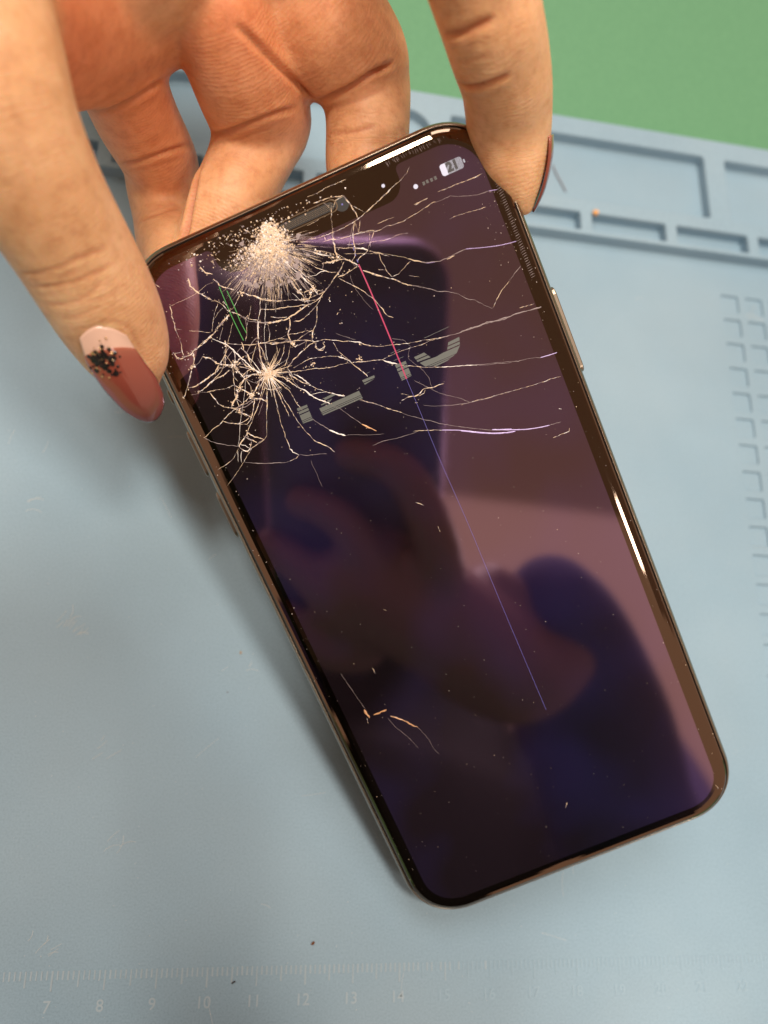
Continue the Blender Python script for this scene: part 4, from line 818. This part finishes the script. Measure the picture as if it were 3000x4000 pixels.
for lx, ly, sx, sy, cnt, sc_ in lobes:   # crushed glass at the main point of impact
    for k in range(cnt):
        x, y = ix + lx + cr_.gauss(0, sx), iy + ly + cr_.gauss(0, sy)
        if y > 68.0: continue
        shard(st, x, y, cr_.uniform(.05, .24) * sc_, cr_.choice((0, 0, 0, 0, 1, 2) if sc_ > .9 else (0, 0, 1, 2, 2)), h=.14)
for k in range(330):   # the solid pale heart of it: overlapping flakes
    lx, ly, sx, sy, big = cr_.choice(((.8, 1.2, .75, .75, .55), (.8, 1.2, .75, .75, .55), (.2, -.3, 1.1, .7, .5), (-2.3, .2, .8, .5, .42), (1.0, 2.6, .35, .7, .4)))
    x, y = ix + lx + cr_.gauss(0, sx), iy + ly + cr_.gauss(0, sy)
    if y < 68: shard(st, x, y, cr_.uniform(.2, 1) * big, cr_.choice((0, 0, 0, 1)), h=.12)
for k in range(90):    # dull veil of lifted glass over the struck area
    a = cr_.gauss(4.5, .8); r = cr_.uniform(1.5, 7.0); x, y = ix + r * 1.1 * math.cos(a), iy + r * math.sin(a)
    if y < 67: shard(st, x, y, cr_.uniform(.25, .7), 2, z=3.853, h=.02)
for k in range(1150):   # fine radial splinters fanning out below it
    a = cr_.gauss(4.45, .62) if cr_.random() < .75 else cr_.uniform(3.35, 6.15)
    far = cr_.random(); r0 = 1.3 + 8.2 * far * far; L = cr_.uniform(.9, 5.0) * (1 - .35 * far); b = a + cr_.gauss(0, .02)
    if a < 3.4 or a > 5.7: L *= .7
    wob = .88 + .12 * math.sin(9 * a)
    p0 = (ix + .2 + r0 * wob * math.cos(a) * 1.1, iy + .3 + r0 * wob * math.sin(a)); p1 = (ix + .2 + (r0 * wob + L) * math.cos(b) * 1.1, iy + .3 + (r0 * wob + L) * math.sin(b))
    if p1[1] > 67.0: continue
    ridge(st, [p0, p1], cr_.uniform(.018, .07) * (1.2 if r0 < 3 else .8), cr_.choice((0, 0, 0, 1, 2, 2)) if r0 < 4 else cr_.choice((0, 2, 2)), .02, taper=True)
for k in range(230):    # loose chips along the top bezel
    x = cr_.gauss(ix - 3, 6); y = 66.2 + cr_.uniform(0, 2.6); shard(st, x, y, cr_.uniform(.05, .22), cr_.choice((0, 0, 1, 2)), h=.2)
tag(st.obj('impact_star', cmats, ph), 'crushed pale star at the main point of impact', kind='stuff')
s2 = MB()
for k in range(420):
    r = abs(cr_.gauss(0, .85)); a = cr_.uniform(0, 6.28); shard(s2, jx + r * 1.3 * math.cos(a), jy + r * math.sin(a) * .8, cr_.uniform(.04, .15), cr_.choice((0, 0, 0, 1)), h=.12)
for k in range(60):
    a = cr_.uniform(0, 6.28) if cr_.random() < .4 else cr_.gauss(5.0, .8); r0 = .4; L = cr_.uniform(1.2, 5.0); b = a + cr_.gauss(0, .12)
    ridge(s2, [(jx + r0 * math.cos(a), jy + r0 * math.sin(a)), (jx + L * .5 * math.cos((a + b) / 2), jy + L * .5 * math.sin((a + b) / 2)), (jx + L * math.cos(b), jy + L * math.sin(b))], cr_.uniform(.04, .12), cr_.choice((0, 0, 1)), .03, taper=True)
tag(s2.obj('impact_star', cmats, ph), 'smaller pale star at the second point of impact', kind='stuff')
du = MB()
for k in range(900):
    t = cr_.random()
    if t < .45: x, y, s = cr_.uniform(-30, 30), cr_.uniform(-66, 60), cr_.choice((.02, .03, .03, .05, .07))
    elif t < .72: x, y, s = cr_.gauss(-8, 12), cr_.gauss(50, 12), cr_.choice((.03, .05, .07, .1))
    elif t < .84: x, y, s = cr_.uniform(28, 33.4), cr_.gauss(55, 9), cr_.choice((.03, .05, .08))
    else:
        sd = cr_.choice((-1, 1)); x, y, s = sd * cr_.uniform(31, 33.8), cr_.uniform(-66, 62), cr_.choice((.03, .05, .09))
    if abs(x) < 33.8 and abs(y) < 70: shard(du, x, y, s, cr_.choice((0, 0, 1, 2)), h=.04)
for k in range(46):      # comb of short scuffs inside the right-hand bezel, and one along the top corner
    y = 60 - k * .42; ridge(du, [(32.1, y), (32.9, y + .12)], .032, 2, .03)
for k in range(26):
    x = 16 + k * .42 + cr_.uniform(-.2, .2); ridge(du, [(x, 68.6), (x + .1, 68.2 - cr_.random() * .5)], .035, 2, .06)
tag(du.obj('dust_speck', [MAT['speck'], MAT['b'], MAT['l']], ph), kind='stuff')

# ------------------------------------------------------------------ the hand that holds it
hand = tag(empty('hand', (-.03, .15, .1)), 'right hand with maroon nails gripping the top end of the broken phone', 'hand')
def capsule_chain(bm, ch, step=1.2, n=20, flatten=None):
    P = cr_spline(ch, step); T = np.gradient(P[:, :3], axis=0); T /= np.linalg.norm(T, axis=1)[:, None]
    rings = []
    def cap(p, t, r, sgn):
        return [(p + sgn * t * r * math.sin(a), r * math.cos(a)) for a in np.radians([75, 55, 35, 18])]
    seq = [(p, r) for p, r in cap(P[0, :3], T[0], P[0, 3], -1)] + [(P[i, :3], P[i, 3]) for i in range(len(P))] + [(p, r) for p, r in reversed(cap(P[-1, :3], T[-1], P[-1, 3], 1))]
    TT = [T[0]] * 4 + list(T) + [T[-1]] * 4
    ref = np.array((0.3, .2, 1.0)); prev = None
    for (p, r), t in zip(seq, TT):
        a = np.cross(t, ref) if prev is None else prev - t * (prev @ t); a /= np.linalg.norm(a); prev = a; b = np.cross(t, a)
        rings.append([bm.verts.new(tuple((p + r * (math.cos(2 * math.pi * k / n) * a + math.sin(2 * math.pi * k / n) * b)) * .001)) for k in range(n)])
    for i in range(len(rings) - 1):
        for k in range(n): bm.faces.new((rings[i][k], rings[i][(k + 1) % n], rings[i + 1][(k + 1) % n], rings[i + 1][k]))
    bm.faces.new(list(reversed(rings[0]))); bm.faces.new(rings[-1])
    return P
def fused(name, chains, voxel, smooth_n, m):
    bm = bmesh.new(); samples = {}
    for k, c in chains.items(): samples[k] = capsule_chain(bm, c)
    bmesh.ops.recalc_face_normals(bm, faces=bm.faces)
    me = bpy.data.meshes.new(name + '_cage'); bm.to_mesh(me); bm.free()
    o = bpy.data.objects.new(name, me); COL.objects.link(o)
    md = o.modifiers.new('fuse', 'REMESH'); md.mode = 'VOXEL'; md.voxel_size = voxel; md.use_smooth_shade = True
    dg = bpy.context.evaluated_depsgraph_get(); dg.update(); nm = bpy.data.meshes.new_from_object(o.evaluated_get(dg))
    o.modifiers.clear(); o.data = nm; nm.name = name; bpy.data.meshes.remove(me)
    nv = len(nm.vertices); co = np.empty(nv * 3); nm.vertices.foreach_get('co', co); co = co.reshape(-1, 3)
    ed = np.empty(len(nm.edges) * 2, int); nm.edges.foreach_get('vertices', ed); ed = ed.reshape(-1, 2)
    deg = np.bincount(ed.ravel(), minlength=nv)[:, None]
    def relax(co, it, lam=.5):
        for _ in range(it):
            s = np.zeros_like(co); np.add.at(s, ed[:, 0], co[ed[:, 1]]); np.add.at(s, ed[:, 1], co[ed[:, 0]]); co = co + lam * (s / deg - co)
        return co
    co = relax(co, smooth_n)
    nm.materials.clear(); nm.materials.append(m)
    return o, nm, co, ed, relax, samples
HAND['wrist'] = [(-64, 160, 92, 15), (-82, 195, 98, 20), (-96, 240, 108, 24), (-108, 300, 120, 27), (-118, 360, 132, 29)]
ho, hm, co, ed, relax, samp = fused('body', HAND, .00062, 14, MAT['skin'])
hm.vertices.foreach_set('co', co.ravel()); hm.update()
tris = [tuple(p.vertices) for p in hm.polygons]
bvh = BVHTree.FromPolygons([Vector(c) for c in co], tris)
nrm = np.empty(len(co) * 3); hm.vertices.foreach_get('normal', nrm); nrm = nrm.reshape(-1, 3)
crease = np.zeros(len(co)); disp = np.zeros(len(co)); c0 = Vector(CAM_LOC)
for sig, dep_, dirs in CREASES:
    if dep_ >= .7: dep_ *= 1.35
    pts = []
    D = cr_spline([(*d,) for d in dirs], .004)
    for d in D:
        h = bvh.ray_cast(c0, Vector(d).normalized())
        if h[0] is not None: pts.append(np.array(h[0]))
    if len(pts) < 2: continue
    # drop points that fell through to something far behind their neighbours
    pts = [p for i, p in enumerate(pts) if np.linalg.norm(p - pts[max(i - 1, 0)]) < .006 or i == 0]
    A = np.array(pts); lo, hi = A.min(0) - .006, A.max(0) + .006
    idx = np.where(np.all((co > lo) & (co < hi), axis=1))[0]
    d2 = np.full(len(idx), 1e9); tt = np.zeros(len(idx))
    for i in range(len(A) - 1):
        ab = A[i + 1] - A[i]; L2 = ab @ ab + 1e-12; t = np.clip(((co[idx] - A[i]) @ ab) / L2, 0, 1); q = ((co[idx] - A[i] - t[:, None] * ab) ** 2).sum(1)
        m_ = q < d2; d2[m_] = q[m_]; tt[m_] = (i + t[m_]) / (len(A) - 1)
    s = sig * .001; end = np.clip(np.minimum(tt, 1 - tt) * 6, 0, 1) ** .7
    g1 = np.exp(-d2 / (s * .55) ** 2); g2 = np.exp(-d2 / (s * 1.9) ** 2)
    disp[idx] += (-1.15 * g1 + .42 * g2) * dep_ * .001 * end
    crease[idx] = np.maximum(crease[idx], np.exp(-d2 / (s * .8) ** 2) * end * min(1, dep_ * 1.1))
co = co + nrm * disp[:, None]; co = relax(co, 1, .4)
FL_ = dict(wrist=.2, palm=1.0, index=.8, middle=.7, ring=.5, little=.1, thumb=0.0)
S = np.concatenate([np.c_[v[:, :3] * .001, np.r_[0, np.cumsum(np.linalg.norm(np.diff(v[:, :3], axis=0), axis=1))], v[:, 3], np.full(len(v), FL_[k]) * np.linspace(1, 0, len(v)) ** 1.2] for k, v in samp.items()])
palmar_shade = np.zeros(len(co))
along = np.zeros(len(co))
for a in range(0, len(co), 4000):
    d = np.linalg.norm(co[a:a + 4000, None, :] - S[None, :, :3], axis=2) - S[None, :, 4] * .001
    q_ = np.argmin(d, axis=1); along[a:a + 4000] = S[q_, 3]; palmar_shade[a:a + 4000] = S[q_, 5]
# smooth the lookup so the ridges run clean
al = along[:, None]
al = relax(np.repeat(al, 3, 1), 6)[:, 0]
hm.vertices.foreach_set('co', co.ravel())
palmar_shade = relax(np.repeat(palmar_shade[:, None], 3, 1), 40)[:, 0]
for nme, arr in (('crease', crease), ('along', al), ('palmar_shade', palmar_shade)):
    at = hm.attributes.new(nme, 'FLOAT', 'POINT'); at.data.foreach_set('value', arr.astype(np.float32))
hm.polygons.foreach_set('use_smooth', [True] * len(hm.polygons)); hm.update()
ho.parent = hand; ho.matrix_parent_inverse = Matrix.Translation(-hand.location)
def plate(name, G, thick, m, parent, attr=True, i0=0):
    G = np.array(G); n, k = G.shape[:2]; dn = np.cross(np.gradient(G, axis=0), np.gradient(G, axis=1)); dn /= np.linalg.norm(dn, axis=2)[..., None] + 1e-9
    if (dn[n // 2, k // 2] @ (np.array(CAM_LOC) * 1000 - G[n // 2, k // 2])) < 0: dn = -dn
    fade = np.ones((n, k)); fade[-1] = .7; fade[:, 0] = .7; fade[:, -1] = .7; fade[0] = .6
    top = G + dn * thick * fade[..., None]; bot = G - dn * .12
    vs = [tuple(p) for p in top.reshape(-1, 3)] + [tuple(p) for p in bot.reshape(-1, 3)]; o_ = n * k; fs = []
    for i in range(n - 1):
        for j in range(k - 1):
            a, b, c, d = i * k + j, i * k + j + 1, (i + 1) * k + j + 1, (i + 1) * k + j; fs += [(a, b, c, d), (o_ + d, o_ + c, o_ + b, o_ + a)]
    bd = [j for j in range(k)] + [i * k + k - 1 for i in range(1, n)] + [(n - 1) * k + j for j in range(k - 2, -1, -1)] + [i * k for i in range(n - 2, 0, -1)]
    for i in range(len(bd)): a, b = bd[i], bd[(i + 1) % len(bd)]; fs.append((a, o_ + a, o_ + b, b))
    ob = obj(name, vs, fs, m, parent, True); ob.matrix_parent_inverse = Matrix.Translation(-hand.location) if parent == hand else Matrix.Identity(4)
    at = ob.data.attributes.new('along', 'FLOAT', 'POINT'); at.data.foreach_set('value', np.tile(np.repeat(np.linspace(0, 1, n), k), 2).astype(np.float32))
    bmx = bmesh.new(); bmx.from_mesh(ob.data); bmesh.ops.recalc_face_normals(bmx, faces=bmx.faces); bmx.to_mesh(ob.data); bmx.free()
    return ob, top
def refine(G, a):
    G = np.array(G); n, k, _ = G.shape; I = np.linspace(0, n - 1, n * a); J = np.linspace(0, k - 1, k * a)
    G = np.stack([np.stack([np.interp(I, range(n), G[:, j, c]) for j in range(k)], 1) for c in range(3)], 2)
    G = np.stack([np.stack([np.interp(J, range(k), G[i, :, c]) for i in range(G.shape[0])], 0) for c in range(3)], 2); return G
def polyline_smooth(G, it=3):
    for _ in range(it):
        H = G.copy(); H[1:-1] = .5 * G[1:-1] + .25 * (G[:-2] + G[2:]); G = H.copy(); H[:, 1:-1] = .5 * G[:, 1:-1] + .25 * (G[:, :-2] + G[:, 2:]); G = H
    return G
NG = polyline_smooth(refine(NAIL, 2), 4)
nail, _t = plate('nail', NG, .02, MAT['nail'], hand)
PG = NG[6:].copy(); k_ = PG.shape[1]
for j in range(k_):   # polish starts along a slightly bowed line where the nail has grown out
    v = -1 + 2 * j / (k_ - 1); PG[0, j] = NG[6, j] + (NG[7, j] - NG[6, j]) * (1 - v * v) * .9
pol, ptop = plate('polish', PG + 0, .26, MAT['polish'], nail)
fb = MB()
nG = np.array(NAIL)
for i, j, r, c in FLECKS:
    i0, j0 = min(int(i), 17), min(int(j), 11); a, b = i - i0, j - j0
    p = (nG[i0, j0] * (1 - a) + nG[i0 + 1, j0] * a) * (1 - b) + (nG[i0, j0 + 1] * (1 - a) + nG[i0 + 1, j0 + 1] * a) * b
    u = nG[i0 + 1, j0] - nG[i0, j0]; v = nG[i0, j0 + 1] - nG[i0, j0]; u = u / np.linalg.norm(u); v = v - u * (u @ v); v /= np.linalg.norm(v); n_ = np.cross(u, v)
    if n_ @ (np.array(CAM_LOC) * 1000 - p) < 0: n_ = -n_
    p = p + n_ * .36; tl = np.array([rng.gauss(0, .1), rng.gauss(0, .1)])
    fb.add([tuple(p + r * (math.cos(q * 1.047) * (u + n_ * tl[0]) + math.sin(q * 1.047) * (v + n_ * tl[1]))) for q in range(6)] + [tuple(p + n_ * .05)], [(q, (q + 1) % 6, 6) for q in range(6)], 0 if c == 'b' else 1)
fo = fb.obj('glitter_fleck', [MAT['fleck'], MAT['gold']], nail); tag(fo, kind='stuff')
# the little finger's nail, seen edge on beyond the phone
LA = cr_spline(LNAIL, .5); TC = np.array(TO_CAM); IR = np.array(IMG_RIGHT); rows = []
Tn = np.gradient(LA[:, :3], axis=0)
ext = LA[-1:, :] + 0
for i, (x, y, z, r) in enumerate(LA):
    t = Tn[i] / np.linalg.norm(Tn[i]); a = TC - t * (TC @ t); a /= np.linalg.norm(a); b = IR - t * (IR @ t); b -= a * (a @ b); b /= np.linalg.norm(b); u = i / (len(LA) - 1)
    rad = LNAIL[0][3] * (1 - .70 * u ** 1.9)
    rows.append([tuple(np.array((x, y, z)) + (rad + .05) * (math.cos(th) * a + math.sin(th) * b)) for th in np.radians(np.linspace(62, 155, 13))])
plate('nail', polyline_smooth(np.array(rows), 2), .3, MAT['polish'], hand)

# ------------------------------------------------------------------ the photographer, mirrored in the screen
pr = tag(empty('person', (.05, -.4, 0)), 'person in a dark navy sweatshirt, torso coloured dark for shade, leaning over to photograph the phone', 'person')
navy = mat('navy_fleece', (.06, .042, .14), .9); grain_bump(navy, 900, .6, .0006)
ARM = dict(arm=[(41.8, -70.5, 188, 21), (58, -104, 197, 28), (86, -181, 206, 40), (118, -270, 212, 46), (175, -390, 240, 55), (190, -470, 330, 66), (150, -500, 430, 78)],
           arm_b=[(-200, -500, 430, 75), (-290, -480, 300, 62), (-260, -420, 120, 52)])
TORSO = dict(torso=[(-40, -540, -120, 165), (-40, -540, 120, 178), (-40, -530, 330, 168), (-40, -485, 440, 98)])
SKIN2 = dict(wrist=[(52, -98, 188, 20), (30, -92, 165, 25), (-4, -62, 158, 24), (-32, -44, 158, 22)],
             f1=[(-4, -50, 156, 10), (-8, -20, 156, 9), (-24, 4, 166, 8), (-44, 8, 168, 7)], f2=[(-20, -56, 154, 10), (-28, -36, 150, 9), (-44, -16, 158, 8), (-62, -14, 164, 7)],
             f3=[(-30, -66, 152, 10), (-42, -52, 146, 9), (-58, -38, 152, 8), (-74, -34, 160, 7)], f4=[(-34, -80, 150, 9), (-48, -72, 142, 8), (-64, -60, 148, 7)],
             th=[(40, -84, 182, 14), (26, -70, 180, 12), (14, -58, 178, 10)])
HEAD = dict(neck=[(-40, -480, 430, 55), (-60, -360, 500, 50), (-80, -300, 470, 55), (-105, -245, 430, 66), (-110, -240, 470, 74), (-110, -270, 500, 68)])
a_, m_, c_, e_, r_, s_ = fused('sweatshirt', ARM, .006, 6, navy); m_.vertices.foreach_set('co', c_.ravel()); m_.update(); a_.parent = pr; a_.matrix_parent_inverse = Matrix.Translation(-pr.location)
a_, m_, c_, e_, r_, s_ = fused('shaded_torso', TORSO, .006, 6, mat('navy_in_shade', (.012, .010, .016), .9)); m_.vertices.foreach_set('co', c_.ravel()); m_.update(); a_.parent = pr; a_.matrix_parent_inverse = Matrix.Translation(-pr.location)  # torso of the sweatshirt, its shade put into the near-black colour
sk2 = mat('skin_in_shade', (.20, .09, .075), .5)  # skin coloured darker to stand for the shade on hand and head
a_, m_, c_, e_, r_, s_ = fused('raised_hand', SKIN2, .003, 5, sk2); m_.vertices.foreach_set('co', c_.ravel()); m_.update(); a_.parent = pr; a_.matrix_parent_inverse = Matrix.Translation(-pr.location)
a_, m_, c_, e_, r_, s_ = fused('head', HEAD, .004, 5, sk2); m_.vertices.foreach_set('co', c_.ravel()); m_.update(); a_.parent = pr; a_.matrix_parent_inverse = Matrix.Translation(-pr.location)
a_, m_, c_, e_, r_, s_ = fused('hair', dict(hair=[(-205, -150, 500, 72), (-195, -200, 440, 68), (-178, -258, 388, 58), (-152, -296, 322, 44)], crown=[(-118, -200, 560, 78), (-170, -190, 530, 80), (-205, -180, 490, 70)]), .005, 6, mat('dark_hair', (.035, .02, .014), .5)); m_.vertices.foreach_set('co', c_.ravel()); m_.update(); a_.parent = pr; a_.matrix_parent_inverse = Matrix.Translation(-pr.location)
cp = tag(empty('camera_phone', mw=M), 'black phone in the photographer hand, mirrored in the dark screen', 'phone')
sl = MB(); out = rrect(33.5, 75, 15, 10)
rings = [[(-6.5 + x * s, -39 + y * (1 - (1 - s) * .45), z) for x, y in out] for s, z in ((.94, 3.0), (.985, 3.6), (1, 5.0), (1, 8.5), (.98, 10.2), (.94, 10.8))]
sweep(sl, rings); sl.obj('phone_case', mat('black_case', (.085, .068, .082), .45), cp, True)
sf = MB(); ob = [[(-6.5 + x * s, -39 + y * (1 - (1 - s) * .45), z) for x, y in out] for s, z in ((1.005, 4.6), (1.02, 5.2), (1.02, 8.2), (1.005, 8.8))]
sweep(sf, ob); sf.obj('frame', mat('lavender_frame', (.62, .48, .78), .3, 1.0), cp, True)
s3 = MB(); flat(s3, [(x, y) for x, y, z in rings[0]], 3.0); flat(s3, [(x, y) for x, y, z in rings[-1]], 10.8); s3.obj('back_panel', mat('black_glass_back', (.085, .066, .08), .35), cp)
